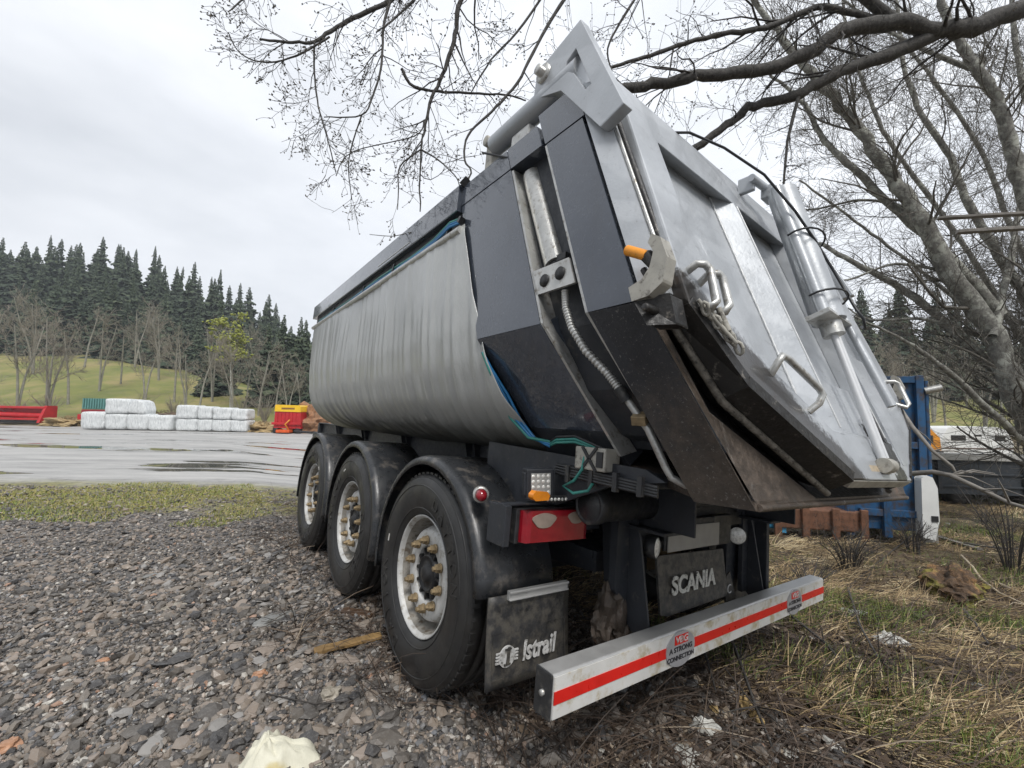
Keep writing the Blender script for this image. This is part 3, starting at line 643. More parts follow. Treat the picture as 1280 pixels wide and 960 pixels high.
# hinge arms, cross pipe and pivots, both sides
def armpoly(x, s=1): return [(x, y, z) for y, z in ((-.985, 2.965), (-1.10, 2.72), (-1.205, 2.445), (-1.10, 2.415), (-.99, 2.62), (-.90, 2.72), (-.76, 2.76), (-.66, 2.82), (-.68, 2.91), (-.76, 2.96), (-.90, 2.985))]
for sg in (-1, 1):
    # arm with an opening: outer ring built as a frame
    out = [(-.95, 2.985), (-1.205, 2.445), (-1.10, 2.415), (-.86, 2.72), (-.67, 2.80), (-.68, 2.93)]
    inn2 = [(-.935, 2.86), (-1.035, 2.635), (-1.005, 2.63), (-.93, 2.755), (-.875, 2.80), (-.885, 2.835)]
    x0 = sg * 1.265
    gsub(MB().frame([(x0, y, z) for y, z in out], [(x0, y, z) for y, z in inn2], (-sg * .05, 0, 0)), 'hinge_arm', silver_m, .005)
    gsub(MB().lathe([(-.035, 0.0), (-.035, .042), (.045, .042), (.045, 0)], (sg * 1.24, -.735, 2.885), 'X', 20).lathe([(-.065, 0.0), (-.065, .022), (.06, .022), (.06, 0)], (sg * 1.24, -.735, 2.885), 'X', 12), 'hinge_pivot', galv_m)
    mb = MB().tube([(sg * 1.215, -.30, 2.795), (sg * 1.215, -.93, 2.80)], .053, 20); mb.obj('hinge_pipe', silver_m, TR)
    MB().tube([(sg * 1.215, -.27, 2.80), (sg * 1.215, -.30, 2.80)], .03, 12).b6(sg * 1.235, sg * 1.18, -.30, -.24, 2.66, 2.85).lathe([(-.05, 0), (-.05, .028), (.05, .028), (.05, 0)], (sg * 1.215, -.27, 2.82), 'X', 14).obj('hinge_bracket', cream_m, TR, .004)
    MB().b6(sg * 1.24, sg * 1.19, -.62, -.48, 2.66, 2.735).obj('pipe_seat', galv_m, TR, .01)
    # locking hook
    hk = [(-1.385, 1.885), (-1.415, 1.865), (-1.44, 1.80), (-1.43, 1.73), (-1.385, 1.70), (-1.33, 1.695), (-1.315, 1.74), (-1.36, 1.755), (-1.385, 1.785), (-1.395, 1.83), (-1.375, 1.86)]
    MB().prism([(sg * 1.325, y, z) for y, z in hk], (-sg * .045, 0, 0)).obj('locking_hook', cream_m, TR, .008)
    MB().prism([(sg * 1.325, -1.33, 1.705), (sg * 1.31, -1.375, 1.62), (sg * 1.26, -1.435, 1.625), (sg * 1.28, -1.425, 1.71)], (-sg * .06, 0, 0)).lathe([(-.03, 0), (-.03, .014), (.03, .014), (.03, 0)], (sg * 1.31, -1.385, 1.665), 'X', 6).obj('hook_block', tar_m, TR, .006)
    MB().tube([(sg * 1.31, -1.292, 1.868), (sg * 1.31, -1.365, 1.828)], .016, 14).obj('hook_handle', orange_m, TR)
    MB().tube([(sg * 1.305, -1.36, 1.832), (sg * 1.30, -1.395, 1.79)], .020, 10).tube([(sg * 1.29, -1.34, 1.80), (sg * 1.29, -1.37, 1.75)], .011, 8).obj('hook_pin', tar_m, TR)
# slot hydraulics (left, the visible one; right too)
for sg in (-1, 1):
    X0 = sg * 1.17
    MB().tube([(X0, -.60, 2.50), (X0, -.815, 2.00)], .052, 20).obj('post_cylinder', galv_m, TR)
    MB().tube([(X0, -.815, 2.0), (X0, -.835, 1.955)], .040, 16).tube([(X0 + sg * .02, -.89, 2.0), (X0 + sg * .02, -.905, 1.90)], .015, 8).box((X0 + sg * .02, -.87, 2.01), (.03, .06, .03)).obj('cylinder_gland', black_m, TR, .003)
    # bracket plate with two holes
    a = [(sg * 1.247, yf(z, yy, z0), z) for z, yy, z0 in ((1.965, -.742, 1.965), (1.855, -.742, 1.965), (1.855, -.965, 1.965), (1.965, -.965, 1.965))]
    o = MB().prism(a, (-sg * .012, 0, 0)).obj('slot_bracket', galv_m, TR, .002)
    for yy, zz, rr in ((-.835, 1.905, .026), (-.925, 1.912, .026)):
        MB().lathe([(-.004, 0), (-.004, rr), (.004, rr), (.004, 0)], (sg * 1.2485, yy, zz), 'X', 20).obj('bracket_hole', hub_m, o)
    # corrugated hose
    pts = [(-.925, 1.85, 1.215), (-.935, 1.78, 1.215), (-.965, 1.70, 1.205), (-1.02, 1.61, 1.18), (-1.085, 1.53, 1.13), (-1.12, 1.475, 1.10)]
    H = MB(); P = [Vector((sg * x, y, z)) for y, z, x in pts]; PP = []; RR = []
    for i in range(len(P) - 1):
        for k_ in range(28):
            PP.append(P[i].lerp(P[i + 1], k_ / 28)); RR.append(.0155 if k_ % 4 < 2 else .0125)
    H.tube(PP, RR, 12).obj('corrugated_hose', galv_m, TR)
    MB().tube([(sg * 1.10, -1.115, 1.48), (sg * 1.08, -1.14, 1.435)], .022, 12).obj('hose_sleeve', black_m, TR)
    MB().tube([(sg * 1.08, -1.14, 1.44), (sg * 1.04, -1.205, 1.34), (sg * .985, -1.24, 1.22), (sg * .97, -1.255, 1.185), (sg * .94, -1.29, 1.165), (sg * .80, -1.31, 1.16)], .013, 12).obj('steel_pipe', galv_m, TR)
    MB().box((sg * 1.06, -1.185, 1.375), (.05, .05, .035), (0, .5 * sg, .3)).obj('pipe_clamp', nut_m, TR, .003)

# hoses along the top rail and down by the tarpaulin's rear edge
for i, (mt, dz) in enumerate(((bluehose_m, 0), (bluehose_m, .014), (greenhose_m, .026))):
    pts = [(-1.262, -.085, 2.425 + .012 * i), (-1.275, .02, 2.432 + dz), (-1.262, .25, 2.41 + dz)] + [(-1.262 - .004 * math.sin(y * 5 + i), y, 2.408 + dz * .8 + .005 * math.sin(y * 3 + i * 2)) for y in np.arange(.6, 3.5, .3)]
    MB().tube(pts, .0075, 8).obj('air_hose', mt, TR)
    pts = [(-1.235, -.40, 1.66), (-1.20 - .008 * i, -.44, 1.58), (-1.13 - .01 * i, -.485 + .015 * i, 1.47), (-1.07 - .012 * i, -.52 + .02 * i, 1.36), (-1.02 - .01 * i, -.58 + .01 * i, 1.275), (-.99, -.66, 1.245 + .01 * i)]
    MB().tube(pts, .0075, 8).obj('air_hose', mt, TR)
for y in (.05, .9, 1.6, 2.6): MB().box((-1.262, y, 2.43), (.025, .016, .06), (.3, 0, 0)).obj('hose_clip', hoseblack_m, TR)
MB().box((-1.27, -.10, 2.43), (.03, .03, .035), (.4, .2, 0)).box((-1.25, -.07, 2.675), (.05, .02, .05), (.4, .5, 0)).tube([(-1.25, -.48, 2.62), (-1.29, -.30, 2.72)], .006, 5).obj('rope_end', hoseblack_m, TR)
for k_ in range(3):
    z0 = 1.25 + .008 * k_
    MB().tube([(-.99, -.66, z0), (-1.03, -.74, 1.265 + .012 * k_), (-1.02, -.84, 1.275 + .012 * k_), (-.98, -.95 - .02 * k_, 1.25)], .006, 8).obj('air_hose', (greenhose_m, greenhose_m, hoseblack_m)[k_], TR)
MB().tube([(-1.02, -.90, 1.22), (-1.03, -.90, 1.17), (-1.03, -.86, 1.12), (-1.03, -.80, 1.09), (-1.03, -.86, 1.07), (-1.02, -.93, 1.09), (-1.02, -.95, 1.12)], .006, 8).obj('air_hose', greenhose_m, TR)
vb = MB().box((-.98, -.93, 1.215), (.09, .16, .09)).obj('valve_box', cream_m, TR, .006)
MB().box((-1.028, -.93, 1.215), (.006, .012, .12), (.7, 0, 0)).box((-1.028, -.93, 1.215), (.006, .012, .12), (-.7, 0, 0)).box((-1.028, -.985, 1.215), (.006, .03, .06)).obj('valve_strap', hoseblack_m, vb)

# ------------------------------------------------------------------ chassis
for sg in (-1, 1):
    mb = MB(); mb.b6(sg * .60, sg * .46, -1.30, 5.6, 1.195, 1.210).b6(sg * .60, sg * .46, -1.0, 5.6, .90, .915).b6(sg * .535, sg * .523, -1.1, 5.6, .915, 1.195)
    mb.obj('chassis_rail', chassis_m, TR, .002)
    for y in (-.4, .62, 1.9, 3.2, 4.4):
        MB().prism([(sg * .60, y, 1.195), (sg * .535, y, 1.195), (sg * .535, y, .95)], (0, .012, 0)).obj('gusset', chassis_m, TR)
        MB().prism([(sg * .60, y + .12, 1.195), (sg * .535, y + .12, 1.195), (sg * .535, y + .12, .95)], (0, .012, 0)).obj('gusset', chassis_m, TR)
for y in (-.9, .0, .65, 1.3, 1.9, 2.6, 3.6, 4.8): MB().tube([(-.53, y, 1.05), (.53, y, 1.05)], .055, 14).obj('cross_tube', chassis_m, TR)
mb = MB(); mb.b6(-.46, .46, 5.3, 6.6, .93, 1.02).b6(-.60, .60, 5.55, 5.62, .9, 1.2); mb.obj('neck', chassis_m, TR, .004)
MB().b6(-.50, -.42, 4.25, 4.35, 1.21, 1.30).obj('tub_stop', black_m, TR, .004)
# outer subframe side plate under the rear of the tub
MB().prism([(-.98, -.15, 1.235), (-.98, -1.16, 1.20), (-.98, -1.24, 1.165), (-.98, -1.02, 1.125), (-.98, -.62, .96), (-.98, -.15, .96)], (.02, 0, 0)).obj('rear_side_plate', chassis_m, TR, .003)
MB().prism([(.98, -.15, 1.235), (.98, -1.16, 1.20), (.98, -1.24, 1.165), (.98, -1.02, 1.125), (.98, -.62, .96), (.98, -.15, .96)], (-.02, 0, 0)).obj('rear_side_plate', chassis_m, TR, .003)
MB().b6(-.96, .96, -1.19, -1.17, 1.135, 1.19).b6(-.96, .96, -1.0, -.95, 1.12, 1.19).obj('rear_crossmember', chassis_m, TR, .003)
mb = MB()
for k_ in range(4): mb.tube([(-1.0, -.72, 1.135 + .012 * k_), (-1.005, -.95, 1.128 + .011 * k_), (-.99, -1.22, 1.115 + .010 * k_)], .007, 6)
for y in (-.80, -.93, -1.05, -1.16): mb.box((-1.005, y, 1.14), (.02, .02, .07))
mb.obj('cable_bundle', black_m, TR)
# document tube
MB().lathe([(0, 0), (0, .055), (.004, .058), (.004, .066), (0, .068), (0, .072), (.004, .0785), (.05, .0785), (.055, .071), (.52, .071), (.52, 0)], (-.93, -.853, 1.017), 'X', 36).obj('document_tube', black_m, TR)
MB().b6(-.86, -.84, -.87, -.84, 1.085, 1.13).b6(-.52, -.50, -.87, -.84, 1.085, 1.13).obj('tube_hanger', chassis_m, TR)
# lamps and their carrier
MB().b6(-1.255, -.62, -.70, -.66, .995, 1.005).b6(-1.255, -1.225, -.72, -.60, .84, 1.0).b6(-1.20, -.62, -.655, -.635, .86, 1.0).obj('lamp_carrier', chassis_m, TR, .003)
tl = []
for sg in (-1, 1):
    bx0 = -1.185 if sg < 0 else .80
    ol = MB().prism([(bx0, -.70, .98), (bx0 + .01, -.76, .985), (bx0 + .36, -.765, .98), (bx0 + .385, -.70, .98), ], (0, 0, -.125)).obj('tail_light', red_m, TR, .024)
    MB().prism([(bx0 - .012, -.665, .985), (bx0 - .012, -.715, .985), (bx0 + .39, -.715, .985), (bx0 + .39, -.665, .985)], (0, 0, -.135)).obj('lamp_housing', black_m, ol, .004)
    def blob(cx_, cz_, w_, h_):
        return MB().prism([(cx_ + w_ * math.cos(a) * (1 + .15 * math.sin(3 * a)), -.7655, cz_ + h_ * math.sin(a)) for a in np.linspace(0, 2 * math.pi, 20)[:-1]], (0, .012, 0))
    blob(bx0 + .10, .945, .062, .03).obj('worn_patch', dirtyglass_m, ol); blob(bx0 + .285, .950, .05, .026).obj('worn_patch', dirtyglass_m, ol)
# work light
wx = Matrix.Translation((-1.075, -.70, 1.085)) @ Matrix.Rotation(-.35, 4, 'Z') @ Matrix.Rotation(-.08, 4, 'Y')
wlt = MB().b6(-.062, .062, -.018, .045, -.064, .064).b6(-.070, -.060, -.010, .03, -.05, .05).obj('work_light', chassis_m, TR, .008, xf=wx)
mb = MB()
for i in range(4):
    for j in range(4): mb.lathe([(-.0245, 0), (-.0245, .006), (-.021, .0095), (-.019, .0095)], (-.034 + .0225 * i, 0, -.034 + .0225 * j), 'Y', 10)
mb.obj('led_lens', led_m, wlt, xf=wx)
MB().b6(-.044, .044, -.0225, -.0195, -.046, .046).obj('light_reflector', galv_m, wlt, xf=wx)
MB().prism([(x, -.785, z) for x, z in ((-1.175, 1.055), (-1.16, 1.068), (-1.10, 1.064), (-1.085, 1.05), (-1.09, 1.03), (-1.16, 1.028), (-1.175, 1.04))], (0, .03, 0)).obj('side_marker', amber_m, TR, .004)
ms = MB().b6(-1.10, -.97, -.775, -.75, 1.018, 1.045).obj('strip_light', black_m, TR, .006)
mb = MB()
for i in range(6): mb.lathe([(-.004, 0), (-.004, .006), (.002, .008), (.002, 0)], (-1.087 + .0205 * i, -.775, 1.0315), 'Y', 8)
mb.obj('led_lens', led_m, ms)
for sg in (-1, 1):
    rx = Matrix.Translation((sg * 1.235, -.50, 1.01)) @ Matrix.Rotation(sg * .5, 4, 'Z')
    mk_ = MB().lathe([(.02, 0), (.02, .028), (-.02, .028)], (0, 0, 0), 'Y', 20).lathe([(-.02, .026), (-.045, .024), (-.058, .015), (-.06, 0)], (0, 0, 0), 'Y', 20).obj('round_marker', red_m, TR, xf=rx)
    MB().lathe([(.03, 0), (.03, .034), (-.012, .036), (-.016, .028), (-.012, 0)], (0, 0, 0), 'Y', 20).obj('marker_collar', galv_m, mk_, xf=rx)
MB().box((-1.18, -.60, .975), (.12, .05, .03), (0, .2, 0)).obj('mud_lump', rust_m, TR, .008)

# ------------------------------------------------------------------ wheels
def text_mesh(name, body, size, mat, parent, loc, rot, shear=0.0, offset=0.0, extrude=.001, sx=1.0, align='CENTER', mtx=None):
    cu = bpy.data.curves.new(name, 'FONT'); cu.body = body; cu.size = size; cu.shear = shear; cu.offset = offset; cu.extrude = extrude
    cu.align_x = align; cu.align_y = 'CENTER'
    to = bpy.data.objects.new(name + '_tmp', cu); COL.objects.link(to)
    bpy.context.view_layer.update(); dg = bpy.context.evaluated_depsgraph_get()
    me = bpy.data.meshes.new_from_object(to.evaluated_get(dg)); bpy.data.objects.remove(to)
    M_ = mtx if mtx is not None else Matrix.Translation(loc) @ rot.to_4x4() @ Matrix.Diagonal((sx, 1, 1, 1))
    me.transform(M_); me.materials.clear()
    o = link(name, me, mat, parent); return o
def make_wheel():
    w = bpy.data.objects.new('wheel', None); COL.objects.link(w); w.parent = TR; w.empty_display_size = .1
    # local: outer face towards -x, centre 0
    tp = [(.012, .290), (-.004, .300), (-.020, .318), (-.032, .345), (-.042, .385), (-.045, .425), (-.040, .462), (-.028, .492), (-.012, .510), (.008, .520), (.02, .523)]
    for k_ in range(5):
        a = .06 + .056 * k_; tp += [(a - .006, .5255), (a - .004, .513), (a + .006, .513), (a + .008, .5255)]
    tp += [(.33, .523), (.352, .510), (.372, .48), (.385, .42), (.375, .35), (.345, .300), (.33, .29)]
    # sidewall rings
    tp[3:3] = []
    mb = MB().lathe(tp, (0, 0, 0), 'X', 96)
    for k_ in range(64):      # shoulder lugs
        a = 2 * math.pi * k_ / 64; mb.box((.012, .512 * math.cos(a), .512 * math.sin(a)), (.034, .024, .030), Matrix.Rotation(a, 3, 'X'))
    for rr, xx in ((.335, -.0305), (.498, -.0245), (.455, -.0425)):
        mb.lathe([(xx + .003, rr - .004), (xx - .002, rr - .0015), (xx - .002, rr + .0015), (xx + .003, rr + .004)], (0, 0, 0), 'X', 96)
    # raised lettering on the sidewall
    mb.obj('tyre', tyre_m, w)
    rp = [(.015, .285), (-.006, .2985), (-.012, .2985), (-.012, .292), (0, .286), (.014, .280)]
    dpf = [(.105, .252), (.095, .243), (.060, .234), (.036, .224), (.028, .210), (.026, .200), (.026, .142), (.034, .136), (.07, .134)]
    rim_o = MB().lathe(rp, (0, 0, 0), 'X', 80).lathe(dpf, (0, 0, 0), 'X', 80).obj('rim', rim_m, w)
    MB().lathe([(.014, .280), (.05, .272), (.10, .266), (.13, .26), (.125, .25), (.105, .252)], (0, 0, 0), 'X', 80).lathe([(.13, .26), (.34, .27), (.35, .29)], (0, 0, 0), 'X', 48).obj('rim_barrel', rimdark_m, w)
    hb = MB().lathe([(.12, .136), (.085, .132), (.075, .118), (.06, .100), (.03, .094), (.022, .085), (.03, .08), (.028, .045), (.012, .040), (.008, .022), (.006, 0)], (0, 0, 0), 'X', 40)
    for k_ in range(12):
        a = 2 * math.pi * k_ / 12; hb.box((.055, .112 * math.cos(a), .108 * math.sin(a)), (.05, .014, .04), Matrix.Rotation(a + math.pi / 2, 3, 'X'))
    hb.obj('hub', hub_m, w)
    for k_ in range(10):
        a = 2 * math.pi * (k_ + .3) / 10; cy, cz = .1675 * math.cos(a), .1675 * math.sin(a)
        nb_ = MB().lathe([(.026, .0), (.022, .024), (.014, .024), (.014, .019)], (0, cy, cz), 'X', 12).lathe([(.014, .021), (-.006, .020), (-.009, .013), (-.022, .012), (-.024, 0)], (0, cy, cz), 'X', 6, smooth=False)
        nb_.obj('wheel_nut', nut_m, w)
    for a, rr, hh, ww in ((.25, .33, .012, .055),):
        MB().box((-.0435, .40 * math.cos(a), .40 * math.sin(a)), (.004, .010, .040), Matrix.Rotation(.15, 3, 'X')).obj('balance_label', white_m, w)
    return w
wh = make_wheel()
def arc_text(word, a0, da, rad, parent):
    mb_all = []
    for i, chh in enumerate(word):
        a = a0 + i * da
        M_ = Matrix.Translation((-.0415, rad * math.cos(a), rad * math.sin(a))) @ Matrix(((0, 0, -1, 0), (math.sin(a), math.cos(a), 0, 0), (-math.cos(a), math.sin(a), 0, 0), (0, 0, 0, 1)))
        M_ = Matrix.Translation((-.0435, rad * math.cos(a), rad * math.sin(a))) @ Matrix.Rotation(a - math.pi / 2, 4, 'X') @ Matrix(((0, 0, -1, 0), (-1, 0, 0, 0), (0, 1, 0, 0), (0, 0, 0, 1)))
        text_mesh('tyre_lettering', chh, .085, tyre_m, parent, None, None, offset=.002, extrude=.004, mtx=M_)
arc_text('DAYTON', R(112), .21, .402, wh)
arc_text('DAYTON', R(292), .21, .402, wh)
AX = [0, 1.283, 2.566]
wheels = []
for i, y in enumerate(AX):
    for sg in (-1, 1):
        o = wh if (i == 0 and sg < 0) else copy_tree(wh, TR)
        o.location = (sg * 1.225, y, .52); o.rotation_euler = (((.0, .9, 2.1)[i]), 0, math.pi if sg > 0 else 0)
    MB().tube([(-1.0, y, .52), (1.0, y, .52)], .065, 16).obj('axle', chassis_m, TR)
    for sg in (-1, 1):
        MB().lathe([(-.10, 0), (-.10, .19), (.10, .19), (.10, 0)], (sg * .80, y, .52), 'X', 28).obj('brake_drum', nut_m, TR)
        MB().lathe([(-.14, 0), (-.14, .10), (-.06, .125), (.05, .12), (.12, .13), (.14, 0)], (sg * .50, y + .28, .72), 'Z', 20).obj('air_bag', hub_m, TR)
        MB().prism([(sg * .50, y + .42, .56), (sg * .50, y - .62, .64), (sg * .50, y - .62, .74), (sg * .50, y + .42, .62)], (sg * .09, 0, 0)).obj('trailing_arm', chassis_m, TR, .004)
# mudguards
def fender(y0, sg, flat=0.0):
    mb = MB(); NA = 30; pr = [(-1.262, .565), (-1.262, .590), (-1.250, .606), (-1.225, .612), (-.86, .612)]
    a0, a1 = (R(-12 if y0 > 0 else 26), R(194 if y0 < 3 and not (y0 == 0) else 206))
    a0, a1 = R(-12), R(192)
    if y0 == 0: a0, a1 = R(-12), R(172)
    vs = []
    for i in range(NA + 1):
        a = a0 + (a1 - a0) * i / NA
        for x, r in pr: vs.append((-sg * x * 1.0, y0 + r * math.cos(a), .52 + r * math.sin(a)))
    k_ = len(pr)
    mb.add(vs, [(i * k_ + j, i * k_ + j + 1, (i + 1) * k_ + j + 1, (i + 1) * k_ + j) for i in range(NA) for j in range(k_ - 1)], smooth=True)
    o = mb.obj('mudguard', fender_m, TR); s_ = o.modifiers.new('thick', 'SOLIDIFY'); s_.thickness = .006; s_.offset = 0
    return o
for y in AX:
    for sg in (-1, 1): fender(y, sg)
for y in (.64, 1.92):
    for sg in (-1, 1):
        MB().tube([(sg * 1.14, y, .93), (sg * .55, y, .93)], .02, 12).tube([(sg * 1.15, y, .93), (sg * 1.12, y, .93)], .028, 12).box((sg * 1.03, y, .93), (.04, .07, .10)).obj('mudguard_stay', black_m, TR, .003)
# curved rear skirt and mudflaps
for sg in (-1, 1):
    cf = lambda x: -.735 - .03 * math.cos((abs(x) - 1.0) * 5)
    fl = MB(); NX, NZ = 10, 10; vs = []
    for i in range(NX + 1):
        for j in range(NZ + 1):
            x = .775 + .455 * i / NX; z = .615 - .345 * j / NZ
            vs.append((sg * x, -.616 - .006 * math.sin((x - .775) * 6.5) - .03 * (j / NZ) ** 1.5, z))
    fl.add(vs, [(i * (NZ + 1) + j, i * (NZ + 1) + j + 1, (i + 1) * (NZ + 1) + j + 1, (i + 1) * (NZ + 1) + j) for i in range(NX) for j in range(NZ)], smooth=True)
    flo = fl.obj('mudflap', flap_m, TR); s_ = flo.modifiers.new('thick', 'SOLIDIFY'); s_.thickness = .008
    mb = MB()
    for zz in (.50, .48):
        pass
    for k_ in range(16): mb.b6(sg * (.83 + .022 * k_), sg * (.835 + .022 * k_), -0.6300, -0.6180, .50, .56)
    mb.frame([(sg * .80, -0.6370, .475), (sg * 1.205, -0.6370, .475), (sg * 1.205, -0.6550, .30), (sg * .80, -0.6550, .30)], [(sg * .806, -0.6370, .469), (sg * 1.199, -0.6370, .469), (sg * 1.199, -0.6550, .306), (sg * .806, -0.6550, .306)], (0, .015, 0))
    mb.obj('flap_relief', flap_m, flo)
    MB().b6(sg * .80, sg * 1.14, -0.6420, -0.6250, .600, .628).b6(sg * .80, sg * 1.14, -0.6500, -0.6250, .624, .634).b6(sg * .80, sg * 1.14, -0.6500, -0.6250, .596, .602).obj('flap_strip', alu_m, TR, .002)
    if sg < 0:
        RX = Matrix.Rotation(R(84), 3, 'X')
        text_mesh('flap_lettering', 'Istrail', .105, lettering_m, flo, Vector((-.965, -0.6535, .385)), RX, shear=.22, offset=.0025, extrude=.002, sx=.80)
        lg = MB(); c0 = (-1.135, .385)
        ring = [(c0[0] + .040 * math.cos(a), -0.6565, c0[1] + .042 * math.sin(a)) for a in np.linspace(0, 2 * math.pi, 33)[:-1]]
        lg.prism(ring, (0, .006, 0))
        for zz in (-.018, -.006, .006, .018): lg.b6(c0[0] - .056, c0[0] - .02, -0.6565, -0.6505, c0[1] + zz - .003, c0[1] + zz + .003); lg.b6(c0[0] + .02, c0[0] + .056, -0.6565, -0.6505, c0[1] + zz - .003, c0[1] + zz + .003)
        lg.obj('flap_emblem', lettering_m, flo)
        text_mesh('emblem_letter', 'I', .085, flap_m, flo, Vector((-1.135, -0.6595, .386)), RX, shear=.1, offset=.003, extrude=.002)
        MB().b6(-1.151, -1.119, -0.6615, -0.6575, .412, .418).b6(-1.151, -1.119, -0.6615, -0.6575, .354, .360).obj('emblem_serif', flap_m, flo)

# ------------------------------------------------------------------ underrun bumper and rear carrier
W2 = 1.2235; XB = -.0067
bp0, bp1 = XB - W2, XB + W2; BY, BZ, BH = -1.0245, .368, .145
bum = MB().prism([(bp0, BY, BZ + .006), (bp0, BY, BZ + BH - .006), (bp0, BY + .006, BZ + BH), (bp0, BY + .075, BZ + BH), (bp0, BY + .082, BZ + BH - .006), (bp0, BY + .082, BZ + .006), (bp0, BY + .075, BZ), (bp0, BY + .006, BZ)], (2 * W2, 0, 0)).obj('underrun_bumper', alu_m, TR, .002)
MB().b6(bp0 + .004, bp1 - .004, BY - .003, BY + .002, BZ + .008, BZ + .137).obj('white_face', white_m, bum)
for a, b_ in ((bp0 + .004, -.562), (-.423, .655), (.795, bp1 - .004)): MB().b6(a, b_, BY - .0055, BY - .001, BZ + .053, BZ + .093).obj('red_stripe', redtape_m, bum)
MB().b6(bp0 - .006, bp0, BY + .001, BY + .083, BZ + .001, BZ + BH - .001).obj('end_cap', black_m, bum, .003)
MB().b6(bp1, bp1 + .006, BY + .001, BY + .083, BZ + .001, BZ + BH - .001).obj('end_cap', black_m, bum, .003)
MB().lathe([(-.012, 0), (-.012, .010), (0, .010)], (bp0 - .004, BY + .04, BZ + .075), 'X', 8).obj('cap_bolt', galv_m, bum)
RX90 = Matrix.Rotation(R(90), 3, 'X')
for cx_ in (-.4925, .725):
    dsc = MB().prism([(cx_ + .108 * math.cos(a), BY - .0085, BZ + .073 + .070 * math.sin(a)) for a in np.linspace(0, 2 * math.pi, 49)[:-1]], (0, .008, 0)).obj('round_sticker', sticker_m, bum)
    MB().b6(cx_ - .050, cx_ + .050, BY - .0105, BY - .0088, BZ + .094, BZ + .130).obj('sticker_badge', redtape_m, dsc)
    text_mesh('badge_lettering', 'VBG', .037, lettering_m, dsc, Vector((cx_, BY - .0115, BZ + .112)), RX90, offset=.0006, extrude=.0006, shear=.1, sx=1.35)
    text_mesh('sticker_lettering', 'A STRONG', .028, ink_m, dsc, Vector((cx_, BY - .0095, BZ + .074)), RX90, offset=.0009, extrude=.0006, sx=1.25)
    text_mesh('sticker_lettering', 'CONNECTION', .026, ink_m, dsc, Vector((cx_, BY - .0095, BZ + .040)), RX90, offset=.0009, extrude=.0006, sx=1.15)
# hinged bumper arms and carrier
for sg in (-1, 1):
    x0 = sg * .56
    MB().prism([(x0, -.93, .45), (x0, -.86, .42), (x0, -.66, .62), (x0, -.62, .98), (x0, -.80, 1.06), (x0, -.86, .85)], (sg * .012, 0, 0)).obj('bumper_arm', chassis_m, TR, .003)
    MB().prism([(x0 - sg * .16, -.78, 1.04), (x0 - sg * .16, -.78, .47), (x0 - sg * .13, -.77, .40), (x0, -.77, .44), (x0, -.78, 1.04)], (0, .03, 0)).obj('carrier_plate', chassis_m, TR, .004)
MB().b6(.66, .70, -.90, -.80, .46, .98).b6(.50, .70, -.83, -.80, .46, .98).b6(.40, .72, -.84, -.78, .94, 1.0).obj('right_post', chassis_m, TR, .004)
MB().b6(-.57, .60, -.82, -.79, .86, 1.06).obj('carrier_panel', black_m, TR, .003)
MB().b6(-.95, .95, -.62, -.58, .96, 1.10).b6(-.6, .6, -.60, -.3, .70, .74).obj('rear_bulkhead', chassis_m, TR, .003)
# mud-caked coupling hanging at the left arm
def lump(name, c, r, mat, parent=None, seed=0, sub=3, sq=(1, 1, 1), amp=.25, fr=3.0):
    import bmesh
    bm = bmesh.new(); bmesh.ops.create_icosphere(bm, subdivisions=sub, radius=1)
    for v in bm.verts:
        d = mnoise.noise(v.co * fr * .5 + Vector((seed, seed * 2, 0))) + .5 * mnoise.noise(v.co * fr * 1.3 + Vector((seed, 0, 9)))
        v.co = v.co * (1 + amp * d * 1.6); v.co = Vector((v.co.x * r * sq[0], v.co.y * r * sq[1], v.co.z * r * sq[2])) 
    me = bpy.data.meshes.new(name); bm.to_mesh(me); bm.free()
    o = link(name, me, mat, parent); o.location = c; return o
cl_ = lump('coupling_lump', (-.63, -.76, .52), .085, rust_m, TR, 3, 3, (.9, .7, 1.5), .4)
lump('mud_cake', (.03, -.02, -.10), .06, rust_m, cl_, 5, 3, (1, .8, .8), .4); lump('mud_cake', (-.06, -.0, -.06), .055, rust_m, cl_, 8, 3, (.8, .8, 1.2), .4)
MB().prism([(-.66, -.80, 1.0), (-.66, -.80, .62), (-.60, -.80, .56), (-.53, -.80, .60), (-.53, -.80, 1.0)], (0, .04, 0)).obj('coupling_plate', chassis_m, TR, .004)
fl = MB().prism([(-.462, -.875, .775), (-.455, -.905, .52), (-.40, -.905, .505), (.15, -.905, .515), (.175, -.90, .53), (.165, -.875, .755)], (0, .012, 0)).obj('centre_flap', flap_m, TR, .003)
text_mesh('flap_lettering', 'SCANIA', .115, worn_m, fl, Vector((-.175, -.9065, .632)), RX90, offset=.004, extrude=.002, sx=.98)
npl = MB().b6(-.385, .10, -.885, -.878, .785, .905).obj('number_plate', simple('plate_face', (0.30, 0.29, 0.265), .5, 0, .15, 12), TR, .003)
MB().b6(.05, .24, -.880, -.85, .78, .94).b6(-.40, .12, -.876, -.86, .79, .935).obj('plate_holder', black_m, npl, .004)
for cx_, tt in ((-.475, .3), (.335, -.9)):
    M_ = Matrix.Translation((cx_, -.87, .815)) @ Matrix.Rotation(tt, 4, 'Z')
    lo = MB().lathe([(.04, 0), (.04, .05), (-.01, .052), (-.015, .047)], (0, 0, 0), 'Y', 24).obj('reversing_lamp', black_m, TR, xf=M_)
    MB().lathe([(-.012, .047), (-.020, .03), (-.022, 0)], (0, 0, 0), 'Y', 24).obj('lamp_lens', led_m, lo, xf=M_)
MB().prism([(.22, -.87, .60), (.22, -.87, .45), (.34, -.87, .47), (.26, -.87, .62)], (0, .008, 0)).obj('flap_remnant', flap_m, TR)
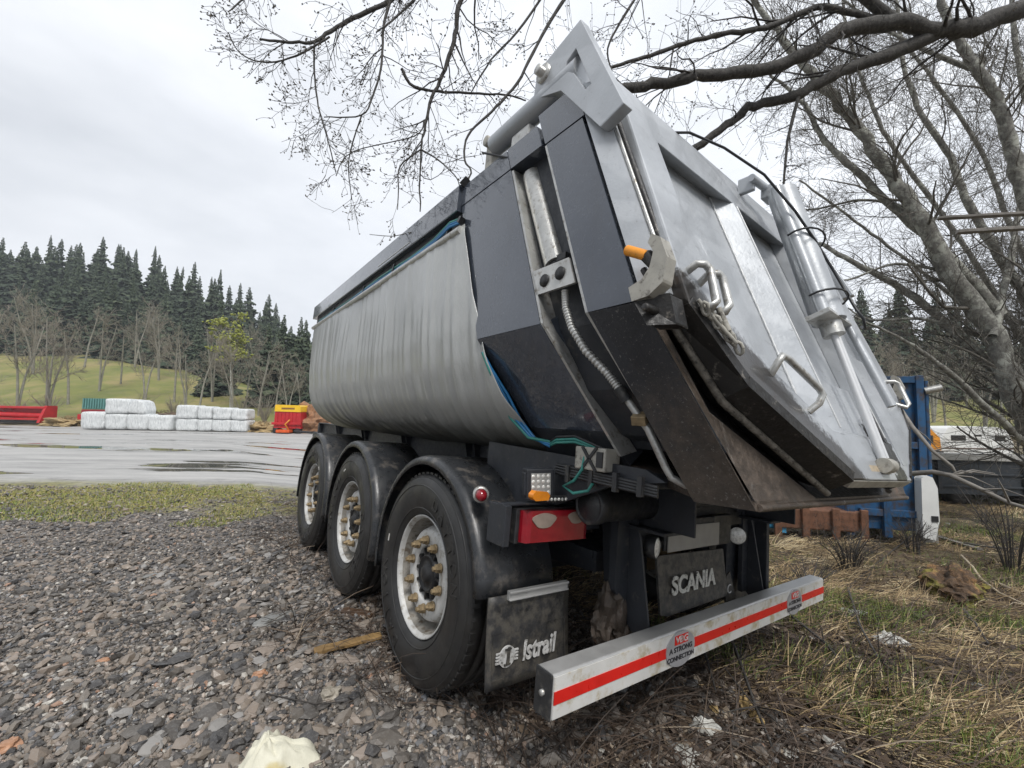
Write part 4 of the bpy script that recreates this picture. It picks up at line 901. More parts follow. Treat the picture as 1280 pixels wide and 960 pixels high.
text_mesh('remnant_lettering', 'C', .07, lettering_m, bpy.data.objects['flap_remnant'], Vector((.255, -.872, .525)), RX90, extrude=.001)
# faint raised lettering on the top rail is worn away to a pale line
MB().b6(-1.2775, -1.2745, .62, 1.25, 2.535, 2.541).obj('worn_line', galv_m, TR)
# ------------------------------------------------------------------ loose stones, straw, litter (nobody could count them)
def ico():
    p = (1 + 5 ** .5) / 2
    v = np.array([(-1, p, 0), (1, p, 0), (-1, -p, 0), (1, -p, 0), (0, -1, p), (0, 1, p), (0, -1, -p), (0, 1, -p), (p, 0, -1), (p, 0, 1), (-p, 0, -1), (-p, 0, 1)], float)
    v /= np.linalg.norm(v[0])
    f = np.array([(0, 11, 5), (0, 5, 1), (0, 1, 7), (0, 7, 10), (0, 10, 11), (1, 5, 9), (5, 11, 4), (11, 10, 2), (10, 7, 6), (7, 1, 8), (3, 9, 4), (3, 4, 2), (3, 2, 6), (3, 6, 8), (3, 8, 9), (4, 9, 5), (2, 4, 11), (6, 2, 10), (8, 6, 7), (9, 8, 1)])
    return v, f
def rotmats(n, tilt):
    a = RNG.uniform(0, 2 * np.pi, n); b = RNG.normal(0, tilt, n); c = RNG.normal(0, tilt, n)
    ca, sa, cb, sb, cc, sc_ = np.cos(a), np.sin(a), np.cos(b), np.sin(b), np.cos(c), np.sin(c)
    Rz = np.zeros((n, 3, 3)); Rz[:, 0, 0] = ca; Rz[:, 0, 1] = -sa; Rz[:, 1, 0] = sa; Rz[:, 1, 1] = ca; Rz[:, 2, 2] = 1
    Rx = np.zeros((n, 3, 3)); Rx[:, 0, 0] = 1; Rx[:, 1, 1] = cb; Rx[:, 1, 2] = -sb; Rx[:, 2, 1] = sb; Rx[:, 2, 2] = cb
    Ry = np.zeros((n, 3, 3)); Ry[:, 1, 1] = 1; Ry[:, 0, 0] = cc; Ry[:, 0, 2] = sc_; Ry[:, 2, 0] = -sc_; Ry[:, 2, 2] = cc
    return Rz @ Rx @ Ry
def stones(name, x, y, size, tilt=.35, squash=(.45, .8), mat=None, rnd=None, lift=.2, cornerj=.32):
    n = len(x); iv, jf = ico()
    V = iv[None] * (1 + RNG.uniform(-cornerj, cornerj, (n, 12, 1)))
    S3 = np.stack([RNG.uniform(.8, 1.35, n), RNG.uniform(.6, 1.0, n), RNG.uniform(squash[0], squash[1], n)], 1) * size[:, None] / 2
    V = V * S3[:, None, :]; V = np.einsum('nij,nkj->nki', rotmats(n, tilt), V)
    V += np.stack([x, y, gz(x, y) + size * lift], 1)[:, None, :]
    F = jf[None] + (np.arange(n) * 12)[:, None, None]
    r = RNG.uniform(0, 1, n) if rnd is None else rnd
    return tag(np_mesh(name, V.reshape(-1, 3), F.reshape(-1, 3), mat or stone_m, attr={'rnd': np.repeat(r, 20)}), kind='stuff')
def scatter(n, s0, s1, t0f, t1f, tpow=1.0):
    s = s0 + (s1 - s0) * RNG.uniform(0, 1, n) ** tpow
    t_ = s * (t0f + (t1f - t0f) * RNG.uniform(0, 1, n)) 
    x, y = xy(s, t_); return x, y, s, t_
# pebbly crushed rock: dense and fine close by
x, y, s, t_ = scatter(150000, 1.15, 7.2, -1.40, .8, 1.35)
nz_ = wav(x, y, 1.3, 5.0) + .5 * wav(x, y, 3.3, 8.0)
keep = (x < .35 + .35 * wav(x, y, 1.1, 2.)) & ((s < 5.2 + .5 * wav(x, y, .8, 1.)) | (RNG.uniform(0, 1, len(x)) < .35))
mulch = (x > -.9) & (y < .6)
keep &= ~(mulch & (RNG.uniform(0, 1, len(x)) < .55))
x, y, s = x[keep], y[keep], s[keep]
size = np.clip(np.exp(RNG.normal(math.log(.0155), .52, len(x))), .007, .085) * (1 + .30 * np.clip(wav(x, y, 1.2, 7.), 0, 1))
rnd_ = RNG.uniform(0, 1, len(x)); rnd_ = np.where(size > .045, np.clip(rnd_ * .75, 0, 1), rnd_)
tag(stones('gravel', x, y, size, rnd=rnd_), 'grey wet crushed stone covering the ground left of the trailer', 'gravel')
# flat slate pieces in the middle of the gravel
x, y, s, t_ = scatter(900, 1.6, 4.4, -1.1, .05, 1)
keep = (np.abs(t_ / s + .45 + .1 * np.sin(s * 4)) < .33) & (x < -1.0); x, y = x[keep], y[keep]
tag(stones('slate_chips', x, y, RNG.uniform(.04, .105, len(x)), tilt=.18, squash=(.16, .35), rnd=RNG.choice([.08, .2, .3, .55, .7, .9], len(x)), lift=.14), 'flat grey slate chips lying on the gravel', 'stones')

def blades(name, x, y, L, w, lean, mat, rnd, direction=None, segs=3, flat=0.0, bendf=1.0):
    """grass blades as tapering strips; lean = 0 upright .. 1 lying"""
    n = len(x); a = RNG.uniform(0, 2 * np.pi, n) if direction is None else direction + RNG.normal(0, .55, n)
    d = np.stack([np.cos(a), np.sin(a)], 1); sd_ = np.stack([-d[:, 1], d[:, 0]], 1)
    Vs = []; k_ = segs + 1
    for i in range(k_):
        f = i / segs; ang = (lean * (1 + bendf * f)) * (math.pi / 2) / 1.7; ang = np.minimum(ang, 1.62)
        if i == 0: hx = np.zeros(n); hz = np.zeros(n)
        else: hx = hx + L / segs * np.sin(ang); hz = hz + L / segs * np.cos(ang)
        wx = w * (1 - f * .85)
        cx, cy = x + d[:, 0] * hx, y + d[:, 1] * hx
        base = gz(cx, cy) * (1 if True else 0); z = np.maximum(gz(x, y) + hz, base + .004 + flat)
        for sg in (-1, 1): Vs.append(np.stack([cx + sg * sd_[:, 0] * wx, cy + sg * sd_[:, 1] * wx, z + sg * .0012], 1))
    V = np.stack(Vs, 1); idx = np.array([(2 * i, 2 * i + 1, 2 * i + 3, 2 * i + 2) for i in range(segs)])
    F = idx[None] + (np.arange(n) * 2 * k_)[:, None, None]
    return tag(np_mesh(name, V.reshape(-1, 3), F.reshape(-1, 4), mat, attr={'rnd': np.repeat(rnd, segs)}), kind='stuff')
# rough ground on the right: matted dead grass in tufts combed one way, with green patches
cx_, cy_, cs_, ct_ = scatter(2600, 1.25, 11.5, -.25, 1.5, 1.35)
pt = wav(cx_, cy_, 1.6, 3.) + .6 * wav(cx_, cy_, 3.7, 1.)
keep = (cx_ > .25 + .3 * wav(cx_, cy_, 2.1, 2.)) & (RNG.uniform(0, 1, len(cx_)) < np.clip(.50 + .7 * pt, .10, 1)); cx_, cy_, cs_ = cx_[keep], cy_[keep], cs_[keep]
nt = len(cx_); per = RNG.integers(18, 70, nt); tid = np.repeat(np.arange(nt), per); n = len(tid)
tdir = (-.6 + RNG.normal(0, .75, nt))[tid]; trad = RNG.uniform(.03, .13, nt)[tid] * (1 + .05 * cs_[tid]); ttone = RNG.normal(0, .22, nt)[tid]; tlen = RNG.uniform(.6, 1.4, nt)[tid]; tlean = RNG.normal(0, .16, nt)[tid]
x = cx_[tid] + RNG.normal(0, 1, n) * trad; y = cy_[tid] + RNG.normal(0, 1, n) * trad; s = cs_[tid]
tag(blades('dead_grass', x, y, RNG.uniform(.06, .24, n) * tlen, RNG.uniform(.0010, .0030, n) * (1 + .09 * s), np.clip(RNG.normal(.96, .17, n) + tlean, .2, 1.15), straw_m,
    np.clip(RNG.normal(.44, .24, n) + ttone, 0, 1), direction=tdir), 'matted straw-coloured dead grass on the rough ground', 'dead grass')
x, y, s, t_ = scatter(95000, 1.3, 10.5, -.2, 1.5, 1.3)
pt = wav(x, y, 1.1, 9.) + .5 * wav(x, y, 2.9, 4.)
keep = (x > .45) & (pt > .30 + RNG.normal(0, .25, len(x))); x, y, s = x[keep], y[keep], s[keep]; n = len(x)
tag(blades('green_grass', x, y, RNG.uniform(.05, .17, n), RNG.uniform(.0012, .0026, n) * (1 + .1 * s), np.clip(RNG.normal(.45, .25, n), 0, 1), green_m, np.clip(RNG.normal(.42, .25, n), 0, 1)),
    'fresh green grass growing through the dead straw', 'grass')
# verge of short mossy grass between gravel and yard
x, y, s, t_ = scatter(60000, 4.9, 8.0, -1.5, .2, 1)
pt = wav(x, y, .9, 2.) + .6 * wav(x, y, 2.3, 7.)
c0 = 6.35 + .55 * wav(x, y, .55, 3.) ; keep = (np.abs(s - c0) < .75 + .5 * pt) & (pt > -.35 + RNG.normal(0, .25, len(x))) & (x < -1.3)
x, y, s, pt = x[keep], y[keep], s[keep], pt[keep]; n = len(x)
tag(blades('verge_grass', x, y, RNG.uniform(.015, .06, n), RNG.uniform(.003, .006, n), np.clip(RNG.normal(.5, .25, n), 0, 1), green_m, np.clip(RNG.normal(.80, .22, n) - .12 * pt, 0, 1), segs=2),
    'short yellow-green grass along the edge of the wet yard', 'grass')
# brown litter and thin sticks under the trailer and bumper
x, y, s, t_ = scatter(24000, 1.2, 5.5, -.35, .9, 1.2); keep = (x > -1.1 + .4 * wav(x, y, 2., 1.)) & (x < 2.6) & (y < 1.8); x, y = x[keep], y[keep]; n = len(x)
tag(stones('leaf_litter', x, y, RNG.uniform(.015, .05, n), tilt=.5, squash=(.05, .18), mat=litter_m, rnd=np.clip(RNG.normal(.5, .28, n), 0, 1), lift=.2), 'dark brown leaf litter and mulch under the bumper', 'leaf litter')
x, y, s, t_ = scatter(9000, 1.2, 6.5, -.6, 1.3, 1.2); keep = (x > -1.5 + .5 * wav(x, y, 2., 1.)); x, y, s = x[keep], y[keep], s[keep]; n = len(x)
tag(blades('dead_stalks', x, y, RNG.uniform(.12, .55, n), RNG.uniform(.0015, .0035, n), np.clip(RNG.normal(1.0, .2, n), .3, 1.2), litter_m, np.clip(RNG.normal(.4, .25, n), 0, 1), segs=4, flat=.012),
    'thin brown dead stalks lying on the ground', 'stalks')
x, y, s, t_ = scatter(16000, 1.4, 8, -.1, 1.45, 1.3); keep = (x > .3) & (wav(x, y, 1.9, 6.) > -.25); x, y = x[keep], y[keep]; n = len(x)
tag(stones('fallen_leaves', x, y, RNG.uniform(.012, .045, n), tilt=.6, squash=(.04, .12), mat=litter_m, rnd=np.clip(RNG.normal(.6, .3, n), 0, 1), lift=.5), 'brown fallen leaves among the grass on the slope', 'fallen leaves')
x, y, s, t_ = scatter(1500, 2.4, 9, .1, 1.4, 1.2); keep = (x > .8) & (wav(x, y, 1.4, 5.) > .2); x, y, s = x[keep], y[keep], s[keep]; n = len(x)
tag(blades('upright_stalks', x, y, RNG.uniform(.15, .5, n), RNG.uniform(.0014, .0028, n), np.clip(RNG.normal(.2, .15, n), 0, .7), litter_m, np.clip(RNG.normal(.75, .15, n), 0, 1), segs=3),
    'thin upright dry stalks right of the trailer', 'stalks')

# ------------------------------------------------------------------ single stones and debris on the ground
def on(px, py, dz=0.0):
    p = ghit(px, py); return Vector((p[0], p[1], float(gz(p[0], p[1])) + dz))
palestone_m = simple('pale_stone', (0.30, 0.27, 0.22), .5, 0, .3, 14, .5, 60); orangestone_m = simple('orange_stone', (0.40, 0.22, 0.13), .45, 0, .3, 14, .4, 60); greystone_m = simple('grey_stone', (0.20, 0.20, 0.19), .4, 0, .3, 12, .6, 50)
def rock(name, px, py, r, mat, sq, label, seed=1, cat='stone', rz=0.0):
    o = lump(name, on(px, py, r * sq[2] * .35), r, mat, None, seed, 3, sq, .3); o.rotation_euler = (0, 0, rz); return tag(o, label, cat)
rock('boulder', 412, 873, .050, palestone_m, (1.0, .8, .7), 'striped brown stone standing in the gravel left of the mudflap', 4)
rock('stone', 345, 777, .085, greystone_m, (1.5, .8, .35), 'large flat pale grey stone in the gravel left of the rear wheel', 6, rz=.4)
rock('stone', 325, 845, .028, orangestone_m, (1.3, .8, .6), 'rounded orange stone above the cream sheet', 7)
rock('stone', 128, 829, .028, orangestone_m, (1.1, .8, .6), 'orange stone, left one of a pair in the gravel', 9)
rock('stone', 145, 826, .024, orangestone_m, (1.0, .8, .6), 'orange stone, right one of a pair in the gravel', 10)
rock('stone', 10, 937, .035, orangestone_m, (1.1, 1, .7), 'tan orange stone in the lower left corner of the gravel', 11)
rock('stone', 216, 760, .045, palestone_m, (1.4, .8, .4), 'pale flat stone in the middle of the slate chips', 12)
rock('stone', 188, 722, .05, greystone_m, (1.3, .8, .3), 'grey flat stone lying farthest up the gravel', 13)
def plank(name, p0, p1, w, h, mat, label, cat='plank', roll=0.0):
    a, b_ = Vector(p0), Vector(p1); d = (b_ - a); L = d.length; mb = MB(); nseg = 9; vs = []
    for i in range(nseg + 1):
        f = i / nseg; j = .18 * math.sin(i * 2.3 + L * 9)
        ww = w * (1 + .12 * math.sin(i * 1.7)) * (1 if 0 < i < nseg else .75)
        for (q, r_) in ((-1, -1), (1, -1), (1, 1), (-1, 1)): vs.append((f * L - L / 2, q * ww / 2 + j * w * .1, r_ * h / 2 * (1 + .1 * math.sin(i * 3.1))))
    mb.add(vs, [(4 * i + j, 4 * i + (j + 1) % 4, 4 * i + 4 + (j + 1) % 4, 4 * i + 4 + j) for i in range(nseg) for j in range(4)] + [(3, 2, 1, 0), (4 * nseg, 4 * nseg + 1, 4 * nseg + 2, 4 * nseg + 3)])
    o = mb.obj(name, mat, None, .003); o.location = (a + b_) / 2; q = d.to_track_quat('X', 'Z'); o.rotation_mode = 'QUATERNION'; o.rotation_quaternion = q
    return tag(o, label, cat)
plank('plank', on(392, 822, .028), on(476, 802, .036), .06, .02, wood_m, 'wet ochre brown plank on the gravel beside the rear wheel')
plank('plank', on(428, 766, .012), on(466, 772, .012), .07, .02, simple('dark_wet_wood', (0.09, 0.055, 0.035), .4, 0, .3, 10, .4), 'short dark brown plank between the rear and middle wheel')
plank('grey_board', on(1128, 660, .03), on(1225, 690, .03), .09, .03, greywood_m, 'weathered grey board lying on the dead grass below the blue container')
def stick(name, pts, r, mat, label, cat='stick', twigs=0, group=None, seed=0):
    mb = MB(); P = [Vector(p) for p in pts]; rr = np.linspace(r, r * .45, len(P)); mb.tube(P, rr, 7); rg = random.Random(seed + len(label))
    for k_ in range(twigs):
        i = rg.randrange(1, len(P) - 1); a = P[i]; d = (P[i + 1] - P[i]).normalized(); o_ = Vector((rg.uniform(-1, 1), rg.uniform(-1, 1), rg.uniform(-.1, .9))).normalized(); d = (d + o_).normalized(); L = rg.uniform(.12, .4)
        mb.tube([a, a + d * L * .5 + Vector((0, 0, .02)), a + d * L + Vector((rg.uniform(-.05, .05), 0, rg.uniform(-.04, .04)))], [r * .4, r * .28, r * .12], 5)
    o = mb.obj(name, mat); return tag(o, label, cat, group)
def gs(pl, dz=.02): return [on(px, py, dz + .015 * math.sin(i * 2)) for i, (px, py) in enumerate(pl)]
stick('fallen_branch', [at(1118, 500, 4.7), at(1140, 533, 4.3), at(1166, 564, 4.1), at(1190, 583, 4.0), at(1197, 596, 4.0)], .022, greywood_m, 'pale bent branch leaning against the blue container', 'branch', 3)
stick('fallen_branch', [at(1140, 592, 4.3), at(1166, 590, 4.15), at(1188, 594, 4.0), at(1227, 612, 3.8), at(1262, 629, 3.6), at(1300, 640, 3.3), at(1345, 672, 3.0)], .026, greywood_m, 'long grey fallen branch in front of the dark trailer', 'branch', 8)
stick('fallen_branch', gs([(1205, 684), (1240, 690), (1290, 692), (1330, 700)], .05), .016, darkbark_m, 'black stick lying level on the dead grass at the right', 'branch', 4)
stick('fallen_branch', gs([(1202, 700), (1216, 716), (1226, 728), (1250, 748), (1282, 765), (1320, 790)], .05), .016, palewood_m, 'white barkless stick beside the rotten stump', 'branch', 1)
stick('fallen_branch', gs([(1250, 735), (1275, 748), (1310, 760)], .04), .018, palewood_m, 'short thick white stick at the right edge of the grass', 'branch', 1)
stick('fallen_branch', gs([(1148, 668), (1110, 700), (1070, 730), (1052, 756)], .05), .009, twig_m, 'thin brown twig arching over the grass right of the bumper', 'branch', 3)
stick('fallen_branch', gs([(985, 775), (1030, 815), (1066, 850), (1110, 880), (1140, 905)], .05), .010, darkbark_m, 'dark straight stick running from the bumper down the slope', 'branch', 5)
stick('fallen_branch', gs([(1060, 745), (1076, 800), (1100, 840), (1130, 866)], .08), .009, darkbark_m, 'dark thin stick with side twigs on the slope', 'branch', 6)
stick('fallen_branch', gs([(908, 800), (925, 850), (945, 905), (965, 960)], .09), .011, darkbark_m, 'dark sapling stem under the right half of the bumper', 'branch', 7)
stick('fallen_branch', gs([(860, 800), (880, 830), (895, 880)], .07), .010, darkbark_m, 'short dark stem under the middle of the bumper', 'branch', 5)
stick('fallen_branch', gs([(1205, 770), (1220, 790), (1236, 812)], .05), .014, darkbark_m, 'stubby dark stick beside the rotten stump', 'branch', 1)
stick('fallen_branch', gs([(330, 872), (395, 890), (450, 878), (500, 893), (560, 889)], .02), .0035, twig_m, 'thin brown twig on the gravel in front of the rear wheel', 'branch', 5)
stick('fallen_branch', gs([(600, 800), (640, 850), (660, 900), (650, 940)], .03), .006, twig_m, 'thin twig hanging on the ground left of the bumper end', 'branch', 4)
stick('fallen_branch', gs([(150, 780), (180, 792), (240, 775), (255, 790)], .03), .006, twig_m, 'small curved twig among the slate chips', 'branch', 2)
# cream sheet in the foreground
def sheet(name, c, r, hgt, mat, label, cat, seed, sx=1.0, rz=0.0, rg_=.10, peak=.25):
    NA, NR = 40, 14; mb = MB(); vs = [(-r * peak * sx, r * peak * .5, hgt * .98)]
    for i in range(1, NR + 1):
        f = i / NR
        for j in range(NA):
            a = 2 * math.pi * j / NA
            ed = 1 + .16 * math.sin(a * 3 + seed) + .08 * math.sin(a * 7 + seed * 2)
            ridge = .22 * mnoise.noise(Vector((math.cos(a) * 3.1, math.sin(a) * 3.1, seed))) + .07 * math.sin(a * 13 + 2 * math.sin(a * 2 + seed))
            z = hgt * (1 - f ** 1.6) + hgt * ridge * math.sin(f * math.pi) * 1.3 + hgt * .25 * mnoise.noise(Vector((math.cos(a) * f * 3 + seed, math.sin(a) * f * 3, seed)))
            vs.append((r * (f * ed * math.cos(a) - peak * (1 - f)) * sx, r * (f * ed * math.sin(a) + peak * .5 * (1 - f)), max(z, -.01) + r * .12 * mnoise.noise(Vector((f * 4, a * 2, seed)))))
    mb.add(vs, [(0, 1 + j, 1 + (j + 1) % NA) for j in range(NA)] + [(1 + (i - 1) * NA + j, 1 + i * NA + j, 1 + i * NA + (j + 1) % NA, 1 + (i - 1) * NA + (j + 1) % NA) for i in range(1, NR) for j in range(NA)], smooth=True)
    o = mb.obj(name, mat); o.location = c; o.rotation_euler = (0, 0, rz); s_ = o.modifiers.new('thick', 'SOLIDIFY'); s_.thickness = .004; return tag(o, label, cat)
sheet('cream_sheet', on(344, 957, .0), .118, .095, creamrock_m, 'crumpled cream white sheet with a yellow stain on the gravel', 'sheet', 1.3, 1.25, -.6)
sheet('plastic_scrap', on(1112, 803, .0), .13, .07, plastic_m, 'crumpled white plastic bag on the grass right of the bumper', 'plastic bag', 2.1, .8, .8)
sheet('plastic_scrap', on(1066, 768, .0), .10, .035, plastic_m, 'thin white plastic scrap just off the bumper end', 'plastic bag', 3.2, 1.4, .1)
sheet('plastic_scrap', on(882, 915, .0), .075, .06, plastic_m, 'white torn plastic standing below the middle of the bumper', 'plastic bag', 4.7, .7, .6)
sheet('plastic_scrap', on(858, 948, .0), .065, .03, plastic_m, 'flat grey white plastic scrap at the bottom edge', 'plastic bag', 5.1, 1.2, .6)
sheet('plastic_scrap', on(1040, 935, .0), .05, .02, plastic_m, 'small white plastic scrap low on the slope', 'plastic bag', 6.1, 1.6, .6)
sheet('plastic_scrap', on(1150, 790, .0), .035, .02, plastic_m, 'small white scrap between the plastic bag and the rotten stump', 'plastic scrap', 7.300000, 1.5, .4)
sheet('plastic_scrap', on(1275, 640, .0), .035, .02, plastic_m, 'white scrap at the far right on the dead grass', 'plastic scrap', 8.300000, 1.5, .4)
sheet('plastic_scrap', on(1185, 655, .0), .035, .02, plastic_m, 'tiny white scrap on the dead grass above the stump', 'plastic scrap', 9.300000, 1.5, .4)
sheet('plastic_scrap', on(1012, 800, .0), .035, .02, plastic_m, 'small white paper scrap on the slope below the bumper end', 'plastic scrap', 10.300000, 1.5, .4)
sheet('plastic_scrap', on(1225, 860, .0), .035, .02, plastic_m, 'small white scrap at the lower right', 'plastic scrap', 11.300000, 1.5, .4)
sheet('plastic_scrap', on(985, 945, .0), .035, .02, plastic_m, 'small white scrap at the bottom edge right of the bumper', 'plastic scrap', 12.300000, 1.5, .4)
fungus_m = simple('yellow_chunk', (0.48, 0.34, 0.15), .6, 0, .4, 16, .5, 40)
for i, (px, py, r, sq, lb) in enumerate(((932, 888, .045, (.55, .6, 1.2), 'yellow brown chunk of rotten wood, the taller one below the bumper'), (946, 905, .04, (.6, .7, 1.0), 'yellow brown chunk of rotten wood, right behind the taller one'), (893, 892, .03, (.7, .7, .9), 'small tan chunk of rotten wood beside the torn plastic'), (1100, 886, .03, (2.0, .6, .5), 'long pale wood chunk lying on the slope'))):
    rock('wood_chunk', px, py, r, fungus_m, sq, lb, 20 + i, 'wood chunk')
# rotten stump
stump_m = NT('rotten_stump'); n_ = stump_m.noise(5, 8, .75); c = stump_m.ramp(n_, [(.34, (0.03, 0.022, 0.015)), (.5, (0.11, 0.065, 0.035)), (.60, (0.36, 0.20, 0.08)), (.75, (0.20, 0.15, 0.10))])
up_ = stump_m.maprange(stump_m.noise(3, 4), .5, .6); c = stump_m.mix(stump_m.math('MULTIPLY', up_, .8), c, (0.20, 0.19, 0.03)); stump_m.bump(n_, .9, .05); stump_m = stump_m.set(color=c, rough=.8)
st_o = lump('rotten_stump', on(1195, 745, .09), .25, stump_m, None, 14, 4, (1.3, .8, .75), .30); tag(st_o, 'rotten orange brown stump with yellow moss on the slope', 'stump')
for k_, (dx, dy, dz, r) in enumerate(((.22, .1, .05, .10), (-.28, -.05, .0, .12), (.35, -.1, -.05, .09))): lump('moss_clump', (dx, dy, dz), r, stump_m, st_o, 30 + k_, 3, (1.3, 1, .7), .5)

# ------------------------------------------------------------------ trees: tapered limbs traced at their own distance, with random branching
def catmull(P, m=5):
    P = [np.array(p, float) for p in P]; out = []
    for i in range(len(P) - 1):
        p0, p1, p2, p3 = P[max(i - 1, 0)], P[i], P[i + 1], P[min(i + 2, len(P) - 1)]
        for k_ in range(m):
            t_ = k_ / m; out.append(.5 * ((2 * p1) + (-p0 + p2) * t_ + (2 * p0 - 5 * p1 + 4 * p2 - p3) * t_ ** 2 + (-p0 + 3 * p1 - 3 * p2 + p3) * t_ ** 3))
    out.append(P[-1]); return out
class Tubes:
    """fast collector of many thin tapered tubes"""
    def __init__(s): s.V = []; s.F = []; s.n = 0; s.tips = []
    def add(s, P, r0, r1, nn=5, wob=0.0):
        P = np.array(P); k_ = len(P); T = np.gradient(P, axis=0); T /= np.linalg.norm(T, axis=1)[:, None] + 1e-9
        up = np.array([.3, .2, .93]) if abs(T[0][2]) < .9 else np.array([1., 0, 0])
        A = np.cross(T, up); A /= np.linalg.norm(A, axis=1)[:, None] + 1e-9; B = np.cross(T, A)
        rr = np.linspace(r0, r1, k_) if not hasattr(r0, '__len__') else np.array(r0)
        if wob: rr = rr * (1 + wob * np.sin(np.arange(k_) * 1.9 + P[0][0] * 7) * .5 + wob * RNG.uniform(-.5, .5, k_))
        a = np.arange(nn) * 2 * np.pi / nn
        ring = P[:, None, :] + rr[:, None, None] * (np.cos(a)[None, :, None] * A[:, None, :] + np.sin(a)[None, :, None] * B[:, None, :])
        s.V.append(ring.reshape(-1, 3)); i, j = np.meshgrid(np.arange(k_ - 1), np.arange(nn), indexing='ij'); i = i.ravel(); j = j.ravel()
        s.F.append(s.n + np.stack([i * nn + j, i * nn + (j + 1) % nn, (i + 1) * nn + (j + 1) % nn, (i + 1) * nn + j], 1)); s.n += k_ * nn
    def obj(s, name, mat, parent=None): return np_mesh(name, np.concatenate(s.V), np.concatenate(s.F), mat, parent, smooth=True)
DK, DM = 1.0, 1.15
def branch_dir(d, ang, rg):
    o_ = rg.normal(0, 1, 3); o_ -= d * o_.dot(d); o_ /= np.linalg.norm(o_) + 1e-9
    return d * math.cos(ang) + o_ * math.sin(ang)
def sprout(tb, tips, P, r0, r1, level, rg, dens, Lf, trop, ang=(.5, 1.1), minr=.0016, start=.08, maxlev=3, keepf=None):
    P = np.array(P); seg = np.linalg.norm(np.diff(P, axis=0), axis=1); tot = seg.sum(); cum = np.concatenate([[0], np.cumsum(seg)])
    nb_ = max(1, int(rg.poisson(dens * tot))) if level else max(1, int(dens * tot * DK))
    for _ in range(nb_):
        f = rg.uniform(start, 1.0); i = min(np.searchsorted(cum, f * tot), len(P) - 1); i = max(i, 1)
        p = P[i - 1] + (P[i] - P[i - 1]) * ((f * tot - cum[i - 1]) / max(seg[i - 1], 1e-6)); d = P[i] - P[i - 1]; d = d / (np.linalg.norm(d) + 1e-9)
        rp = r0 + (r1 - r0) * f; r = max(minr, rp * (rg.uniform(.28, .55) if level or r0 < .05 else rg.uniform(.10, .28))); 
        L = Lf * rg.uniform(.5, 1.3) * (.55 ** (level)) * (1 - .35 * f)
        dd = branch_dir(d, rg.uniform(*ang), rg); ns = 5 if level < 2 else 4; Q = [p]
        for k_ in range(ns):
            dd = dd + rg.normal(0, .16, 3) + trop * (.10); dd /= np.linalg.norm(dd); Q.append(Q[-1] + dd * L / ns)
        if keepf is not None and not keepf(Q[-1]): continue
        tb.add(Q, r, max(minr * .7, r * .35), 4 if level else 5); tips.append((Q, level))
        if level + 1 < maxlev: sprout(tb, tips, Q, r, r * .35, level + 1, rg, dens * DM, Lf, trop, ang, minr, .15, maxlev, keepf)
def bud_mesh(name, pts, size, parent, rg, mat):
    n = len(pts); pts = np.array(pts); q = np.array([(0, 0, 0), (.28, 0, .45), (0, .28, .5), (-.28, 0, .45), (0, -.28, .5), (0, 0, 1.0)])
    D = rg.normal(0, 1, (n, 3)); D[:, 2] = np.abs(D[:, 2]) * .6 - .15; D /= np.linalg.norm(D, axis=1)[:, None]
    A = np.cross(D, np.array([.1, .2, 1.])); A /= np.linalg.norm(A, axis=1)[:, None] + 1e-9; B = np.cross(D, A); sz = size * rg.uniform(.6, 1.4, n)
    V = pts[:, None] + sz[:, None, None] * (q[None, :, :1] * A[:, None] + q[None, :, 1:2] * B[:, None] + q[None, :, 2:] * D[:, None])
    f = np.array([(0, 1, 2), (0, 2, 3), (0, 3, 4), (0, 4, 1), (5, 2, 1), (5, 3, 2), (5, 4, 3), (5, 1, 4)])
    return np_mesh(name, V.reshape(-1, 3), (f[None] + (np.arange(n) * 6)[:, None, None]).reshape(-1, 3), mat, parent)
def px3(pl, d0, d1, jit=0.0):
    n = len(pl); return [at(px, py, d0 + (d1 - d0) * i / (n - 1)) for i, (px, py) in enumerate(pl)]
# --- tree 1: the overhanging maple, its trunk stands outside the picture on the right
rg = np.random.default_rng(5)
root1 = Vector(at(1700, 560, 5.2)); root1.z = float(gz(root1.x, root1.y)) - .05
t1 = empty('overhanging_tree', root1, label='dark bare budding tree whose limbs reach over the trailer from the right', cat='tree')
OFF = np.array(root1)
tb = Tubes(); crown = Tubes(); tips = []
tr0 = [np.array(root1), np.array(root1) + np.array([.05, 0, 1.2]), np.array(root1) + np.array([-.05, .05, 2.4]), at(1500, -60, 4.9)]
tb.add([p - OFF for p in catmull(tr0)], .26, .15, 14, .06)
def limb(pl, d0, d1, r0, r1, col_=tb, dens=0, Lf=.9, nn=9, trop=np.array([0, 0, -.15]), pre=None, wob=.10, maxlev=3, minr=.0016):
    P = px3(pl, d0, d1)
    if pre is not None: P = pre + P
    Pc = np.array(catmull(P, 5)); jit = rg.normal(0, 1, Pc.shape) * r0 * .12; jit[0] = 0; Pc = Pc + jit
    col_.add(Pc - OFF, r0, r1, nn, wob)
    if dens: sprout(crown, tips, Pc - OFF, r0, r1, 0, rg, dens, Lf, trop, maxlev=maxlev, minr=minr)
    return Pc
limb([(1280, 11), (1219, 33), (1167, 37), (1119, 28), (1057, 37), (1022, 57), (970, 83), (904, 92), (847, 101), (795, 109), (750, 120)], 4.2, 4.0, .095, .040, dens=5.0, Lf=.95, nn=12, pre=[at(1500, -60, 4.9), at(1390, -20, 4.5)])
limb([(1167, 44), (1119, 66), (1066, 83), (1022, 105), (987, 122), (935, 136), (900, 162), (850, 200)], 4.2, 4.3, .066, .034, dens=5, Lf=.9, nn=10)
limb([(1092, 24), (1031, 9), (1005, 15), (957, 35), (904, 42), (847, 57), (804, 72), (769, 83), (730, 100)], 4.2, 3.9, .032, .012, dens=7, Lf=.7)
